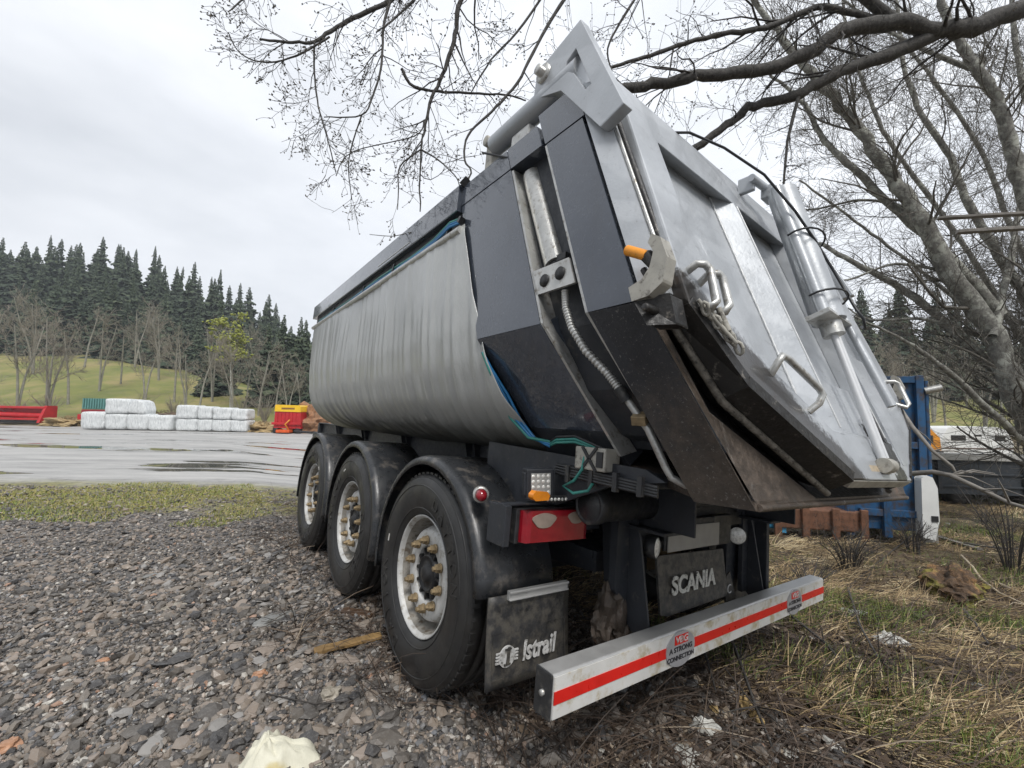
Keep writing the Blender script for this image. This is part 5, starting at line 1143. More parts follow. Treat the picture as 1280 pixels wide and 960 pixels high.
limb([(998, 122), (985, 175), (979, 240)], 4.2, 4.1, .018, .009, dens=6, Lf=.35)
limb([(1119, 28), (1000, -60), (820, -110), (700, -60), (610, -40)], 4.2, 3.6, .05, .03, dens=4, Lf=.8)
limb([(820, -110), (640, -90), (520, -40), (488, 0), (441, 23), (412, 40), (393, 52), (359, 52), (324, 50)], 4.0, 3.3, .028, .008, dens=9, Lf=.55)
limb([(393, 52), (393, 90), (398, 133), (409, 172), (420, 216)], 3.35, 3.3, .008, .004, dens=11, Lf=.42)
limb([(412, 46), (370, 70), (330, 78), (300, 66), (285, 40)], 3.35, 3.1, .008, .003, dens=12, Lf=.26)
limb([(488, 0), (479, 36), (477, 79), (466, 119), (452, 144), (405, 146)], 3.4, 3.2, .012, .004, dens=10, Lf=.45)
limb([(452, 144), (436, 200), (440, 250)], 3.3, 3.3, .006, .003, dens=10, Lf=.35)
limb([(610, -60), (576, 0), (569, 43), (556, 86), (540, 122), (531, 162), (526, 187), (525, 265)], 3.6, 3.3, .024, .005, dens=9, Lf=.5)
limb([(502, 86), (517, 108), (556, 115), (599, 117), (635, 119), (657, 126)], 3.4, 3.5, .013, .006, dens=6, Lf=.4)
limb([(740, -40), (700, 7), (671, 57), (646, 104), (614, 140), (585, 169), (581, 201), (589, 216), (574, 252), (574, 285)], 3.3, 2.9, .014, .004, dens=5, Lf=.35)
limb([(700, -40), (655, 29), (614, 75), (589, 115)], 3.7, 3.5, .012, .005, dens=8, Lf=.4)
limb([(560, -50), (517, 0), (491, 25), (470, 40)], 3.5, 3.3, .012, .005, dens=9, Lf=.4)
limb([(526, 187), (500, 208), (498, 240), (497, 262)], 3.3, 3.2, .007, .003, dens=9, Lf=.3)
limb([(526, 187), (549, 201), (571, 223), (575, 240)], 3.3, 3.2, .007, .003, dens=8, Lf=.3)
limb([(530, 150), (518, 170), (440, 190), (420, 220)], 3.3, 3.2, .005, .003, dens=11, Lf=.35)
limb([(500, -60), (400, -40), (320, -10), (285, 15)], 3.5, 3.1, .014, .004, dens=10, Lf=.28)
limb([(820, -40), (780, 20), (760, 60), (765, 90)], 3.9, 3.8, .014, .006, dens=8, Lf=.5)
limb([(560, 290), (520, 290), (490, 295), (462, 293)], 3.0, 3.0, .004, .002, dens=5, Lf=.12)
tb.obj('trunk', darkbark_m, t1); crown.obj('twigs', twig_m, t1)
bp_ = []
for Q, lv in tips:
    Q = np.array(Q)
    if lv >= 1:
        bp_.append(Q[-1])
        if rg.uniform() < .35: bp_.append(Q[-2])
        if rg.uniform() < .2: bp_.append(Q[-1] + rg.normal(0, .008, 3))
bud_mesh('buds', bp_, .019, t1, rg, bud_m)
print('tree1 twigs', len(tips), 'verts', crown.n)
DK, DM = 1.35, 2.1
# --- tree 2: the leaning multi-stemmed tree on the right
rg = np.random.default_rng(9)
root2 = Vector(at(1335, 640, 7.0)); root2.z = float(gz(root2.x, root2.y)) - .1; OFF = np.array(root2)
t2 = empty('leaning_tree', root2, label='big lichen-grey leaning tree with several stems behind the dark trailer', cat='tree')
tb = Tubes(); crown = Tubes(); tips = []; R0 = np.array(root2); UP = np.array([0, 0, .35])
K1 = [R0, at(1300, 560, 7.0)]
lm = lambda pl, d0, d1, r0, r1, dens, Lf, pre=None, nn=10, maxlev=3: limb(pl, d0, d1, r0 * .62, r1 * .62, tb, dens * .85, Lf, nn, UP, pre, .12, maxlev, .003)
lm([(1262, 480), (1241, 420), (1188, 341), (1145, 262), (1110, 210), (1066, 149), (1022, 105), (979, 48), (944, 0), (920, -60)], 7.0, 8.2, .30, .05, 3.4, 1.7, K1, 14)
lm([(1250, 394), (1195, 330), (1140, 280), (1066, 210), (1031, 175), (1005, 131), (960, 90)], 7.2, 8.4, .16, .035, 3.6, 1.5)
lm([(1310, 330), (1280, 245), (1263, 175), (1245, 122), (1219, 87), (1202, 57), (1180, 17), (1170, -40)], 6.8, 7.2, .20, .08, 3.0, 1.6, K1)
lm([(1262, 480), (1197, 420), (1132, 363), (1066, 328), (1027, 306), (985, 300)], 7.2, 8.4, .14, .03, 3.4, 1.4)
lm([(1300, 420), (1280, 372), (1241, 306), (1206, 245), (1188, 197), (1153, 144), (1130, 80), (1120, 0)], 7.5, 9.0, .17, .05, 3.0, 1.6, K1)
lm([(1290, 560), (1261, 536), (1199, 477), (1155, 442), (1120, 420), (1068, 396)], 6.6, 6.0, .10, .02, 2.8, 1.0)
lm([(1320, 250), (1290, 150), (1270, 60), (1262, -30)], 8.5, 9.5, .14, .06, 3.0, 1.8, K1)
lm([(1219, 87), (1150, 60), (1080, 20), (1020, -30)], 7.2, 8.0, .07, .02, 3.6, 1.2)
lm([(1145, 262), (1080, 250), (1010, 262), (960, 250)], 7.8, 8.6, .05, .015, 3.6, 1.0)
lm([(1188, 341), (1120, 330), (1060, 350), (1030, 345)], 7.4, 7.8, .05, .015, 3.2, 1.0)
lm([(1300, 500), (1240, 430), (1160, 400), (1090, 400), (1060, 385)], 7.0, 8.0, .07, .02, 3.2, 1.0)
lm([(1241, 420), (1262, 330), (1275, 250), (1292, 160)], 7.0, 8.2, .10, .04, 3.0, 1.4)
lm([(1290, 520), (1255, 450), (1215, 395), (1165, 350), (1100, 300), (1050, 262), (1000, 225)], 8.2, 9.6, .10, .03, 3.2, 1.2, K1)
lm([(1310, 480), (1275, 420), (1232, 350), (1180, 270), (1120, 190), (1085, 120), (1060, 40), (1050, -30)], 8.5, 10, .12, .04, 3.0, 1.4, K1)
lm([(1300, 380), (1262, 280), (1222, 180), (1160, 90), (1110, 30), (1080, -40)], 9, 10.5, .11, .04, 3.0, 1.5, K1)
tb.obj('trunk', bark_m, t2); crown.obj('twigs', simple('grey_twig', (0.12, 0.11, 0.093), .8, 0, .3, 4), t2)
print('tree2 twigs', len(tips), 'verts', crown.n)
plank('broken_board', at(1172, 273, 5.6), at(1300, 266, 5.2), .09, .03, greywood_m, 'weathered splintered board sticking in from the right, upper of two')
plank('broken_board', at(1196, 290, 5.5), at(1300, 284, 5.2), .09, .04, greywood_m, 'weathered splintered board sticking in from the right, lower of two')
DK, DM = 1.0, 2.0
# bushes at the foot of the leaning tree
def shrub(name, px, py, d, h, spread, nst, mat, label, group=None, seed=1, r=.008, lev=2, dens=5):
    global OFF
    rg_ = np.random.default_rng(seed); c = at(px, py, d); c = np.array([c[0], c[1], float(gz(c[0], c[1])) - .03]); e = empty(name, c, label=label, cat='bush', group=group)
    T_ = Tubes(); tp_ = []
    for k_ in range(nst):
        a = rg_.uniform(0, 6.28); l = spread * rg_.uniform(.2, 1); P = [np.array([.06 * math.cos(a), .06 * math.sin(a), 0]), np.array([l * .4 * math.cos(a), l * .4 * math.sin(a), h * .5]), np.array([l * math.cos(a), l * math.sin(a), h * rg_.uniform(.7, 1.1)])]
        P = catmull(P, 4); T_.add(P, r, r * .3, 5); sprout(T_, tp_, P, r, r * .3, 0, rg_, dens / max(h, .5), h * .5, np.array([0, 0, .5]), maxlev=lev, minr=r * .2)
    T_.obj('stems', mat, e); return e, tp_
shrub('bare_bush', 1262, 640, 5.2, 1.0, .6, 16, twig_m, 'bare brown bush in front of the dark trailer at the right edge', seed=3)
shrub('bare_bush', 1140, 640, 5.8, .5, .35, 14, twig_m, 'low bare bush at the foot of the blue container', seed=4)
shrub('bare_bush', 1010, 700, 4.0, .35, .35, 14, twig_m, 'low tangle of dead stems behind the bumper end', seed=6)
shrub('bare_bush', 1060, 672, 5.0, .5, .45, 18, twig_m, 'brown dead thicket under the tail of the trailer', seed=8)

# ------------------------------------------------------------------ objects right of the trailer
def place(name, px, d, label, cat, rz=0.0, t_=None, dz=0.0, group=None):
    c = at(px, 560, d); z = float(gz(c[0], c[1])); return empty(name, (c[0], c[1], z + dz), rz, label, cat, group)
yaw = math.atan2(RT[1], RT[0])                                        # local x across the view, local y away
bc = place('blue_container', 1106, 6.3, 'tall blue steel hooklift container with rusty edges behind the tailgate', 'container', yaw - .22, dz=.22)
mb = MB(); mb.b6(-.55, .44, 0, 3.6, .0, 2.25); mb.obj('box', blue_m, bc, .01)
for x_ in (-.5, -.03, .44): MB().b6(x_ - .05, x_ + .05, -.07, 0, -.1, 2.28).obj('post', blue_m, bc, .006)
for z_ in (.25, 1.25, 2.22): MB().b6(-.37, .43, -.055, -.003, z_ - .05, z_ + .05).obj('rail', blue_m, bc, .006)
for y_ in np.arange(.4, 3.6, .5): MB().b6(.44, .52, y_, y_ + .1, .3, 2.2).obj('rib', blue_m, bc, .006)
MB().tube([(.53, -.03, .1), (.53, -.03, 2.2)], .03, 10).obj('hinge_bar', blue_m, bc)
MB().b6(.36, .54, -.13, -.075, -.12, .22).obj('corner_shoe', galv_m, bc, .01)
MB().tube([(.50, -.05, 2.05), (.68, -.10, 2.10)], .05, 12).obj('latch_roller', galv_m, bc)
wb = place('white_float', 1158, 6.05, 'rounded white plastic panel standing against the blue container', 'panel', yaw - .2, dz=.10)
MB().prism([(-.09, 0, 0.05), (.06, 0, .02), (.12, 0, .3), (.115, 0, .75), (.06, 0, .90), (-.02, 0, .93), (-.08, 0, .88)], (0, .14, 0)).obj('shell', white_van_m, wb, .04)
MB().b6(.02, .10, -.012, 0, .28, .36).obj('socket', black_m, wb)
# rusty blocks and a light blue crate seen under the tail
rb_ = place('rusty_frame', 1022, 6.4, 'brown rusty steel frame on the ground under the tail of the trailer', 'steel frame', yaw - .2)
mb = MB(); mb.b6(-.62, .62, 0, .5, .12, .42); mb.obj('body', brownrust_m, rb_, .02)
for x_ in (-.58, -.2, .2, .57): MB().b6(x_ - .05, x_ + .05, -.05, -.002, .0, .46).obj('upright', brownrust_m, rb_, .01)
lb_ = place('light_blue_crate', 953, 6.6, 'worn light blue steel crate behind the right post of the trailer', 'crate', yaw - .1)
MB().b6(-.28, .28, 0, .6, .10, .62).obj('body', lightblue_m, lb_, .01)
for z_ in (.16, .38, .60): MB().b6(-.30, .30, -.03, -.002, z_ - .03, z_ + .03).obj('rail', lightblue_m, lb_, .005)
for x_ in (-.27, 0, .27): MB().b6(x_ - .03, x_ + .03, -.05, -.032, .05, .62).obj('upright', lightblue_m, lb_, .005)
# dark trailer bed with pale top rail
dk = place('dark_flat_trailer', 1290, 9.2, 'dark grey steel trailer tub with a pale rail, standing under the leaning tree', 'trailer', yaw - .10)
c0 = at(1290, 560, 9.2)
MB().prism([(-2.15, 0, .28), (2.6, 0, .28), (2.75, 0, 1.02), (-2.3, 0, 1.02)], (0, 2.2, 0)).obj('tub', slategrey_m, dk, .02)
MB().b6(-2.34, 2.8, -.06, 0, 1.02, 1.17).obj('top_rail', palewood_m if False else simple('pale_rail', (0.42, 0.42, 0.40), .6, 0, .15, 3), dk, .01)
for z_ in (.45, .72): MB().b6(-2.2, 2.6, -.035, -.002, z_ - .02, z_ + .02).obj('crease', slategrey_m, dk, .004)
for x_ in (-1.9, -.2, 1.5): MB().b6(x_ - .04, x_ + .04, -.05, -.037, .28, 1.02).obj('stake', slategrey_m, dk, .004)
for x_ in (-1.3, .1): 
    MB().lathe([(-.1, 0), (-.1, .12), (-.09, .24), (.09, .24), (.1, .12), (.1, 0)], (x_, .3, .2), 'Y', 24).obj('wheel', tyre_m, dk)
# white caravan and an orange machine beyond it
cv = place('white_caravan', 1222, 19, 'long white caravan parked beyond the dark trailer', 'caravan', yaw + .05)
zc = 0.0
MB().prism([(-1.75, 0, .35), (-1.85, 0, .8), (-1.35, 0, 1.5), (1.0, 0, 1.55), (1.45, 0, 1.4), (1.75, 0, .8), (1.7, 0, .35)], (0, 2.0, 0)).obj('body', white_van_m, cv, .08)
for x0_, x1_ in ((-1.25, -.55), (.85, 1.35)): MB().b6(x0_, x1_, -.02, -.002, .92, 1.16).obj('window', glass_m, cv, .02)
MB().b6(-.1, .2, -.02, -.002, 1.12, 1.20).obj('window', glass_m, cv, .01)
MB().b6(-1.9, 1.75, -.015, -.002, .55, .60).obj('trim', simple('brown_trim', (0.12, 0.08, 0.06)), cv)
for x_ in (-.3, .3): MB().lathe([(-.09, 0), (-.09, .28), (.09, .28), (.09, 0)], (x_, .1, .28), 'Y', 20).obj('wheel', tyre_m, cv)
om = place('orange_machine', 1162, 17.5, 'orange machine half hidden behind the blue container and dark trailer', 'machine', yaw)
MB().prism([(-.55, 0, .5), (-.5, 0, 1.35), (.1, 0, 1.45), (.45, 0, 1.1), (.5, 0, .5)], (0, 1.2, 0)).obj('body', orangefar_m, om, .03)
MB().b6(-.3, .15, -.02, -.002, .9, 1.2).obj('grille', black_m, om)
for x_ in (-.35, .35): MB().lathe([(-.12, 0), (-.12, .3), (.12, .3), (.12, 0)], (x_, .1, .3), 'Y', 18).obj('wheel', tyre_m, om)

# ------------------------------------------------------------------ things across the yard
BD = 30.0
def bale(px0, px1, py_top, py_bot, label, seed, d=BD, tilt=0.0, wedge=False, back=0.0):
    """silage bale in shiny white film, soft cornered; sizes in metres from its place in the row"""
    a = at(px0, py_bot, d); b_ = at(px1, py_bot, d); c_ = at((px0 + px1) / 2, py_top, d); w = float(np.linalg.norm(b_ - a)); h = (py_bot - py_top) / FPX * d; dep = 1.1
    import bmesh
    bm = bmesh.new(); bmesh.ops.create_cube(bm, size=1); bmesh.ops.subdivide_edges(bm, edges=bm.edges[:], cuts=9, use_grid_fill=True)
    for v in bm.verts:
        p = v.co.copy(); q = Vector((p.x * 2, p.y * 2, p.z * 2)); e = 9.0
        l = (abs(q.x) ** e + abs(q.y) ** e + abs(q.z) ** e) ** (1 / e); mxx = max(abs(q.x), abs(q.y), abs(q.z)); q = q * (mxx / l) 
        nn_ = mnoise.noise(q * 1.6 + Vector((seed * 3.1, 0, 0))) * .05 + mnoise.noise(Vector((q.x * 5, q.y * 5, q.z * 1.2)) + Vector((0, seed, 0))) * .03
        q = q * (1 + nn_)
        if wedge and q.z > -.4: q.x = q.x * (1 - .35 * (q.z + .4)) + .0; q.z = q.z * (1 - .35 * max(0, q.x))
        v.co = Vector((q.x * w / 2 * 1.0, q.y * dep / 2, q.z * h / 2 + h / 2))
        if q.z > -.9: v.co.x += .02 * math.sin(seed)
    me = bpy.data.meshes.new('wrapped_bale'); bm.to_mesh(me); bm.free(); me.polygons.foreach_set('use_smooth', [True] * len(me.polygons))
    o = link('wrapped_bale', me, bale_m); m_ = (a + b_) / 2; o.location = m_ + np.array([FW[0], FW[1], 0]) * (dep / 2 + back); o.rotation_euler = (0, tilt, yaw + .03 * math.sin(seed * 5))
    return tag(o, label, 'bale', 'white wrapped bales across the yard')
Z1 = [(97.5, 128.5), (128.5, 156), (156.5, 183.5), (184, 213)]
for i, (a, b_) in enumerate(Z1): bale(a, b_, (514.5, 517, 517, 519)[i], (536.5, 537, 537.5, 538)[i], 'white wrapped bale in the bottom row of the left stack, %s' % ('first from the left', 'second from the left', 'third from the left', 'at the bare right end')[i], i + 1)
bale(128, 158.5, 498, 517, 'white wrapped bale lying squarely on top of the left stack', 8, back=.05)
bale(157, 180, 499.5, 517, 'lopsided wedge-shaped white bale on top of the left stack', 9, tilt=.12, wedge=True)
for i, (a, b_) in enumerate(((217.5, 245.5), (245, 263.5), (263.5, 287.5), (287, 308))):
    pos = ('at the left end', 'second from the left', 'third from the left', 'at the right end')[i]
    bale(a, b_, 523.3 + i * .5, 538.5 + i * .4, 'white wrapped bale in the lower row of the right stack, ' + pos, 20 + i)
    bale(a + 1, b_ + (0 if i < 3 else -.5), 506.3 + i * 1.6, 523.3 + i * .6, 'white wrapped bale in the upper row of the right stack, ' + pos, 30 + i)
def frame_at(name, px, py, d, label, cat, rz=0.0):
    c = at(px, py, d); return empty(name, (c[0], c[1], c[2]), yaw + rz, label, cat)
def PW(n, d): return n / FPX * d
# red header (implement) at the left edge
hd = frame_at('red_harvester_header', 19, 528, 34, 'long red harvester header lying at the left edge of the yard', 'implement')
u_ = PW(1, 33)
MB().b6(-70 * u_, 36 * u_, 0, .9, 18 * u_, 21 * u_).obj('top_beam', redpaint_m, hd, .03)
MB().b6(-70 * u_, 34 * u_, .5, .6, 6 * u_, 20 * u_).obj('back_sheet', redpaint_m, hd)
MB().tube([(-70 * u_, .25, 11 * u_), (34 * u_, .25, 9 * u_)], .20, 14).obj('auger', redpaint_m, hd)
MB().b6(-70 * u_, 34 * u_, -.2, .3, 3.5 * u_, 6 * u_).obj('cutter_table', redpaint_m, hd, .02)
MB().prism([(34 * u_, -.4, 0), (34 * u_, .9, 0), (34 * u_, .9, 22 * u_), (34 * u_, .1, 22 * u_)], (3.5 * u_, 0, 0)).obj('end_shield', redpaint_m, hd, .03)
MB().b6(-70 * u_, 32 * u_, -.05, .2, 0, 3 * u_).obj('skid', black_m, hd)
# red and teal seed drill behind the bales
sdm = frame_at('seed_drill', 116, 530, 34, 'red implement with a teal corrugated hopper behind the left bales', 'implement')
u_ = PW(1, 34)
MB().b6(-16 * u_, 14 * u_, 0, 1.2, 0, 18 * u_).obj('body', simple('dark_red_paint', (0.28, 0.02, 0.03), .5), sdm, .03)
MB().b6(-22 * u_, -16 * u_, .1, 1.0, 0, 12 * u_).obj('side_box', redpaint_m, sdm, .03)
hp_ = MB()
for k_ in range(9): hp_.b6((-14 + k_ * 3.2) * u_, (-12.3 + k_ * 3.2) * u_, -.08, .0, 19.5 * u_, 32 * u_)
hp_.b6(-15 * u_, 15 * u_, .002, 1.1, 18.5 * u_, 32 * u_); hp_.obj('hopper', tealroof_m, sdm)
# red and yellow baler
wg = frame_at('red_yellow_baler', 358, 541, 29.5, 'red farm trailer with a yellow top panel near the nose of the trailer', 'implement', .05)
u_ = PW(1, 29.5)
MB().prism([(-16 * u_, 0, 6 * u_), (17 * u_, 0, 5 * u_), (16 * u_, 0, 27 * u_), (-15 * u_, 0, 27 * u_)], (0, 2.2, 0)).obj('body', redpaint_m, wg, .05)
yp = MB().prism([(-15.5 * u_, -.05, 26.5 * u_), (16.5 * u_, -.05, 26 * u_), (16 * u_, -.05, 33.5 * u_), (14 * u_, -.05, 34.5 * u_), (-14 * u_, -.05, 35 * u_), (-15 * u_, -.05, 34 * u_)], (0, 2.3, 0)).obj('top_panel', yellow_m, wg, .04)
MB().b6(-7 * u_, 9 * u_, -.06, -.052, 29.2 * u_, 31.4 * u_).obj('panel_band', simple('brown_band', (0.25, 0.12, 0.03)), yp)
for k_ in range(6): MB().b6((-12 + 4.5 * k_) * u_, (-11.4 + 4.5 * k_) * u_, -.05, -.002, 8 * u_, 25 * u_).obj('stiffener', redpaint_m, wg)
MB().b6(-18 * u_, 18 * u_, -.12, -.003, 10 * u_, 13 * u_).obj('cross_bar', redpaint_m, wg, .02)
MB().b6(-9 * u_, 7 * u_, -.5, .1, .5 * u_, 4 * u_).obj('pickup', simple('orange_red_paint', (0.65, 0.10, 0.02)), wg, .03)
for x_ in (-14, 13): MB().lathe([(-.16, 0), (-.16, .32), (.16, .32), (.16, 0)], (x_ * u_, .3, 3.8 * u_), 'X', 20).obj('wheel', tyre_m, wg)
MB().tube([(3 * u_, -.1, 4 * u_), (2 * u_, -.5, 11 * u_), (4 * u_, -.1, 16 * u_)], .05, 8).obj('linkage', orangefar_m, wg)
MB().tube([(12 * u_, -.3, 2.5 * u_), (36 * u_, -.6, 1.2 * u_)], .08, 8).obj('drawbar', black_m, wg)

# heap of cut branches behind the nose of the trailer, and scrubby mounds along the bank
hm = simple('brush_heap', (0.26, 0.14, 0.075), .9, 0, .5, 4, .6, 20)
def brush(px, d, w, h, label, seed, n=260, mat=hm):
    rg_ = np.random.default_rng(seed); c = at(px, 540, d); z = float(gz(c[0], c[1])); e = empty('brush_heap', (c[0], c[1], z), yaw, label, 'brush heap')
    T_ = Tubes()
    for k_ in range(n):
        a = rg_.uniform(-1, 1) * w; hh = h * (1 - (a / w) ** 2) * rg_.uniform(.2, 1); p = np.array([a, rg_.uniform(-.5, .5) * w * .5, hh]); dd = rg_.normal(0, 1, 3); dd[2] = abs(dd[2]) * .8; dd /= np.linalg.norm(dd); L = rg_.uniform(.3, .9) * h * .5
        T_.add([p - dd * L / 2, p + rg_.normal(0, .05, 3), p + dd * L / 2], .03, .012, 4)
    T_.obj('sticks', mat, e); o = lump('mound', (0, 0, h * .25), 1.0, mat, e, seed, 4, (w, w * .6, h * .55), .5); return e
brush(392, 31, 1.6, 2.1, 'reddish brown heap of cut branches beside the red farm trailer', 2, 420)
straw2 = simple('straw_heap', (0.30, 0.22, 0.11), .9, 0, .5, 3, .6, 20)
brush(325, 31, 1.6, .8, 'low straw coloured mound right of the bale stack', 3, 160, straw2)
brush(85, 34, 1.6, .8, 'dry brown brush on the bank left of the bales', 4, 260, straw2)
brush(200, 34, 2.4, 1.4, 'dark brush on the bank between the two bale stacks', 5, 260, simple('dark_brush', (0.12, 0.085, 0.055), .9, 0, .5, 3))

# spruces: jagged tiers of drooping branch fans; four variants, copied
def spruce_mesh(seed, h=18.0, w=3.0, nlev=34):
    rg_ = np.random.default_rng(seed); V = []; F = []; A = []; n = 0
    for l in range(nlev):
        f = l / nlev; z = h * (.06 + .93 * f); rad = w * (1 - f) ** .85 * rg_.uniform(.5, 1.25) + .06; nb_ = int(12 - 5 * f) + 1
        for k_ in range(nb_):
            a = 2 * math.pi * (k_ / nb_) + rg_.uniform(-.4, .4) + l; r = rad * rg_.uniform(.55, 1.15); dz = -r * rg_.uniform(.15, .5); wd = r * rg_.uniform(.20, .34)
            c, s_ = math.cos(a), math.sin(a); p0 = (0, 0, z)
            m1 = (c * r * .55 - s_ * wd, s_ * r * .55 + c * wd, z + dz * .35 - .2 * rg_.uniform(0, 1)); m2 = (c * r * .55 + s_ * wd, s_ * r * .55 - c * wd, z + dz * .35 - .2 * rg_.uniform(0, 1)); tp = (c * r, s_ * r, z + dz + .25 * r * .3)
            mid = (c * r * .5, s_ * r * .5, z + dz * .1 + .1)
            V += [p0, m1, tp, m2, mid, (c * r * .75 - s_ * wd * .8, s_ * r * .75 + c * wd * .8, z + dz * .9 - .5 * rg_.uniform(0, 1)), (c * r * .75 + s_ * wd * .8, s_ * r * .75 - c * wd * .8, z + dz * .9 - .5 * rg_.uniform(0, 1))]
            fs = [(n, n + 1, n + 4), (n + 1, n + 2, n + 4), (n, n + 4, n + 3), (n + 4, n + 2, n + 3), (n + 1, n + 5, n + 2), (n + 3, n + 2, n + 6)]
            F += fs; A += [np.clip(rg_.normal(.45 + .25 * f, .22), 0, 1)] * len(fs); n += 7
    me_o = np_mesh('spruce', np.array(V), np.array(F), spruce_m, attr={'rnd': A})
    return me_o
sp = []
for k_ in range(4): sp.append(spruce_mesh(50 + k_, 18 + (k_ % 2) * 2, (3.5, 3.1, 3.8, 2.9)[k_], 50))
trunk_me = MB().tube([(0, 0, -1.5), (0, 0, 17.5)], [.22, .04], 6)
tr_o = trunk_me.obj('trunk', fartrunk_m); TM = tr_o.data; bpy.data.objects.remove(tr_o)
cnt = 0
SG = 'spruces of the forest on the hill'
protos = [o.data for o in sp]
for o in sp: bpy.data.objects.remove(o)
rg = np.random.default_rng(21)
def put_spruce(s, t_, sc_, lab, group):
    x_, y_ = xy(s, t_); z_ = float(gz(x_, y_)); o = bpy.data.objects.new('spruce', protos[rg.integers(4)]); COL.objects.link(o)
    o.location = (x_, y_, z_ - .4); o.scale = (sc_ * rg.uniform(.8, 1.45),) * 2 + (sc_,); o.rotation_euler = (rg.normal(0, .02), rg.normal(0, .02), rg.uniform(0, 6.28)); tag(o, lab, 'tree', group)
L1 = 'dark green spruce in the dense forest on the hill behind the pasture'
rows = [(80, .70), (87, .76), (95, .80), (103, .82), (112, .85), (121, .85)]
for s0, sc0 in rows:
    u0 = -1.32
    while u0 < -.36:
        put_spruce(s0 + rg.uniform(-3.5, 3.5), u0 * s0, sc0 * rg.uniform(.62, 1.22) * (1 - .45 * float(sstep(-.66, -.44, u0))), L1, SG); u0 += rg.uniform(.8, 1.3) * 2.35 / s0
L2 = 'green spruce standing low at the right foot of the forest'
for u0, s0, sc0 in ((-.585, 52, .55), (-.55, 55, .62), (-.51, 52, .6), (-.49, 58, .66), (-.46, 50, .55), (-.535, 60, .62), (-.43, 56, .6), (-.715, 56, .50), (-.68, 58, .52), (-.40, 50, .55), (-.475, 46, .34)):
    put_spruce(s0, u0 * s0, sc0, L2, 'low spruces at the foot of the forest')
L3 = 'spruce of the wood far behind the leaning tree on the right'
for s0, sc0 in ((62, .8), (70, .9), (78, .95)):
    u0 = .66
    while u0 < 1.4:
        put_spruce(s0 + rg.uniform(-2, 2), u0 * s0, sc0 * rg.uniform(.65, 1.1), L3, 'spruces behind the leaning tree'); u0 += rg.uniform(.9, 1.7) * 3.2 / s0
DK, DM = .9, 1.25
# bare broadleaved trees on the bank and pasture edge
def bare_mesh(seed, h=10.0, nst=2, leaf=None, dens=1.25):
    rg_ = np.random.default_rng(seed); T_ = Tubes(); Tw = Tubes(); tp_ = []
    for k_ in range(nst):
        a = rg_.uniform(0, 6.28); l = h * .14 * rg_.uniform(.4, 1.4); P = [np.zeros(3) - np.array([0, 0, .5]), np.array([l * .3 * math.cos(a), l * .3 * math.sin(a), h * .35]), np.array([l * .8 * math.cos(a), l * .8 * math.sin(a), h * .65]), np.array([l * 1.2 * math.cos(a), l * 1.2 * math.sin(a), h * rg_.uniform(.88, 1.0)])]
        P = catmull(P, 5); T_.add(P, .15, .03, 6, .05); sprout(Tw, tp_, P, .10, .03, 0, rg_, dens, h * .33, np.array([0, 0, 1.1]), ang=(.5, 1.0), minr=.018, start=.30, maxlev=3)
    return T_, Tw, tp_
variants = []
for k_ in range(5):
    T_, Tw, tp_ = bare_mesh(70 + k_, 9.5 + k_ % 3, 1 + k_ % 3); a_ = T_.obj('trunk', fartrunk_m); b_ = Tw.obj('crown', fartwig_m); variants.append((a_.data, b_.data)); bpy.data.objects.remove(a_); bpy.data.objects.remove(b_)
def put_bare(s, t_, sc_, var, label, group=None):
    x_, y_ = xy(s, t_); e = empty('bare_tree', (x_, y_, float(gz(x_, y_))), rg.uniform(0, 6.28), label, 'tree', group); e.scale = (sc_ * .86,) * 3
    for me_, nm in zip(variants[var], ('trunk', 'crown')):
        o = bpy.data.objects.new(nm, me_); COL.objects.link(o); o.parent = e
LB = 'bare grey-brown broadleaved tree between the bales and the spruce forest'
k_ = 0
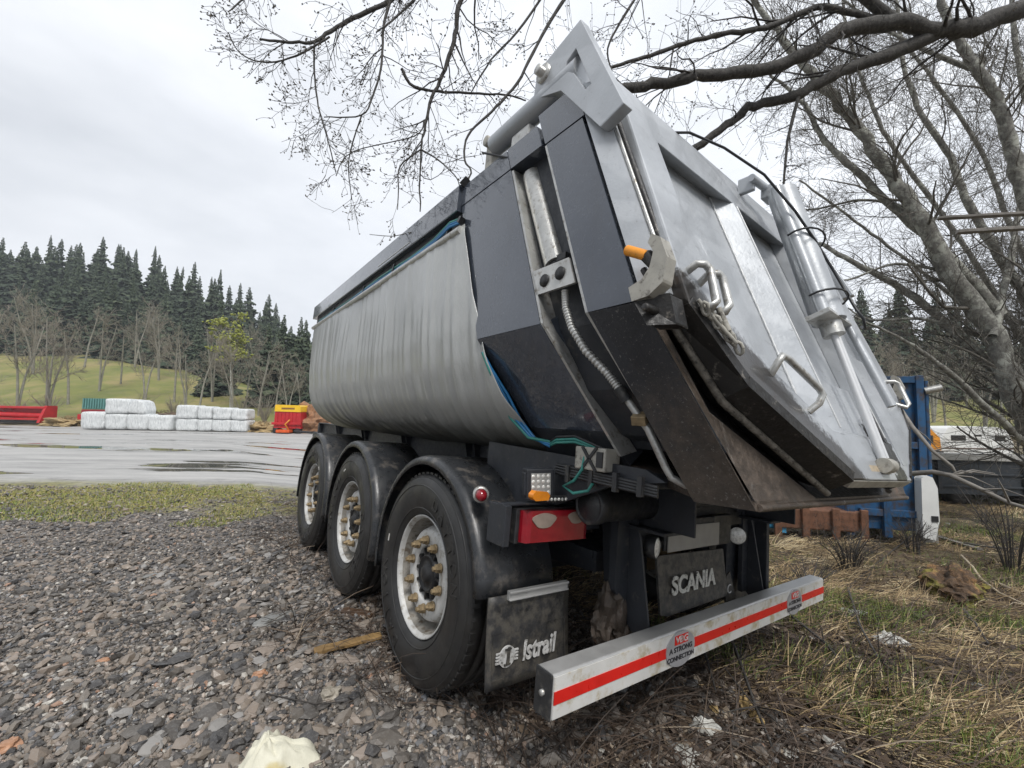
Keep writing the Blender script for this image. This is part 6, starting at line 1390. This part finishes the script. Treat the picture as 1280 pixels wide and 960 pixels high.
for u0, s0, sc0 in ((-1.22, 40, 1.0), (-1.17, 44, 1.05), (-1.10, 38, .88), (-1.05, 46, 1.05), (-.98, 52, 1.0), (-.93, 56, .95), (-.87, 50, .9), (-.84, 60, 1.0), (-.80, 50, 1.0), (-.77, 42, .72), (-.74, 48, .95), (-.71, 52, 1.0), (-.66, 44, .8), (-.63, 50, .85), (-.60, 44, .78), (-.56, 46, .80), (-.53, 42, .62), (-1.14, 60, 1.1), (-1.02, 64, 1.1), (-.90, 68, 1.1), (-.79, 66, 1.0), (-.69, 64, 1.0), (-.60, 62, .9), (-1.25, 64, 1.1), (-.50, 48, .6)):
    put_bare(s0, u0 * s0, sc0, k_ % 5, LB, 'bare trees in front of the forest'); k_ += 1
LR = 'bare tree of the thicket behind the caravan'
for u0, s0, sc0 in ((.80, 34, .7), (.88, 30, .62), (.95, 36, .75), (1.03, 32, .7), (1.12, 36, .8), (1.2, 30, .7), (.84, 44, .95), (1.0, 46, 1.0), (1.16, 46, 1.0), (1.28, 40, .9), (.92, 52, 1.0), (1.08, 54, 1.0)):
    put_bare(s0, u0 * s0, sc0, k_ % 5, LR, 'bare trees behind the caravan'); k_ += 1
# the young yellow-green birch
T_, Tw, tp_ = bare_mesh(91, 9.5, 1, dens=1.6); s0 = 47; x_, y_ = xy(s0, -.665 * s0)
e = empty('young_birch', (x_, y_, float(gz(x_, y_))), 0, 'slender birch with fresh yellow-green leaves in front of the forest', 'tree')
T_.obj('trunk', simple('birch_bark', (0.42, 0.42, 0.38), .8), e); Tw.obj('branches', fartwig_m, e)
bpts = [q for Q, lv in tp_ if lv >= 1 for q in (np.array(Q[-1]), np.array(Q[-2]))]; bud_mesh('leaves', bpts, .45, e, np.random.default_rng(3), birchleaf_m)
# low scrub on the bank
for k_, (px, d, h) in enumerate(((20, 35, 1.8), (60, 36, 2.0), (170, 38, 2.2), (215, 38, 2.0), (330, 36, 2.4), (300, 40, 2.4))):
    shrub('bank_scrub', px, 540, d, h, 1.6, 22, fartwig_m, 'low bare scrub on the bank behind the yard', 'bare scrub along the bank', 100 + k_, .03, 2, 4)

# damp air over the valley
hz_m = bpy.data.materials.new('damp_air'); hz_m.use_nodes = True; hn = hz_m.node_tree.nodes; hn.clear(); ho = hn.new('ShaderNodeOutputMaterial'); hv = hn.new('ShaderNodeVolumePrincipled')
hv.inputs['Color'].default_value = (0.80, 0.85, 0.92, 1); hv.inputs['Density'].default_value = 0.0007; hz_m.node_tree.links.new(hv.outputs[0], ho.inputs['Volume'])
tag(MB().b6(-530, 530, -530, 530, -12, 75).obj('haze', hz_m), kind='stuff')
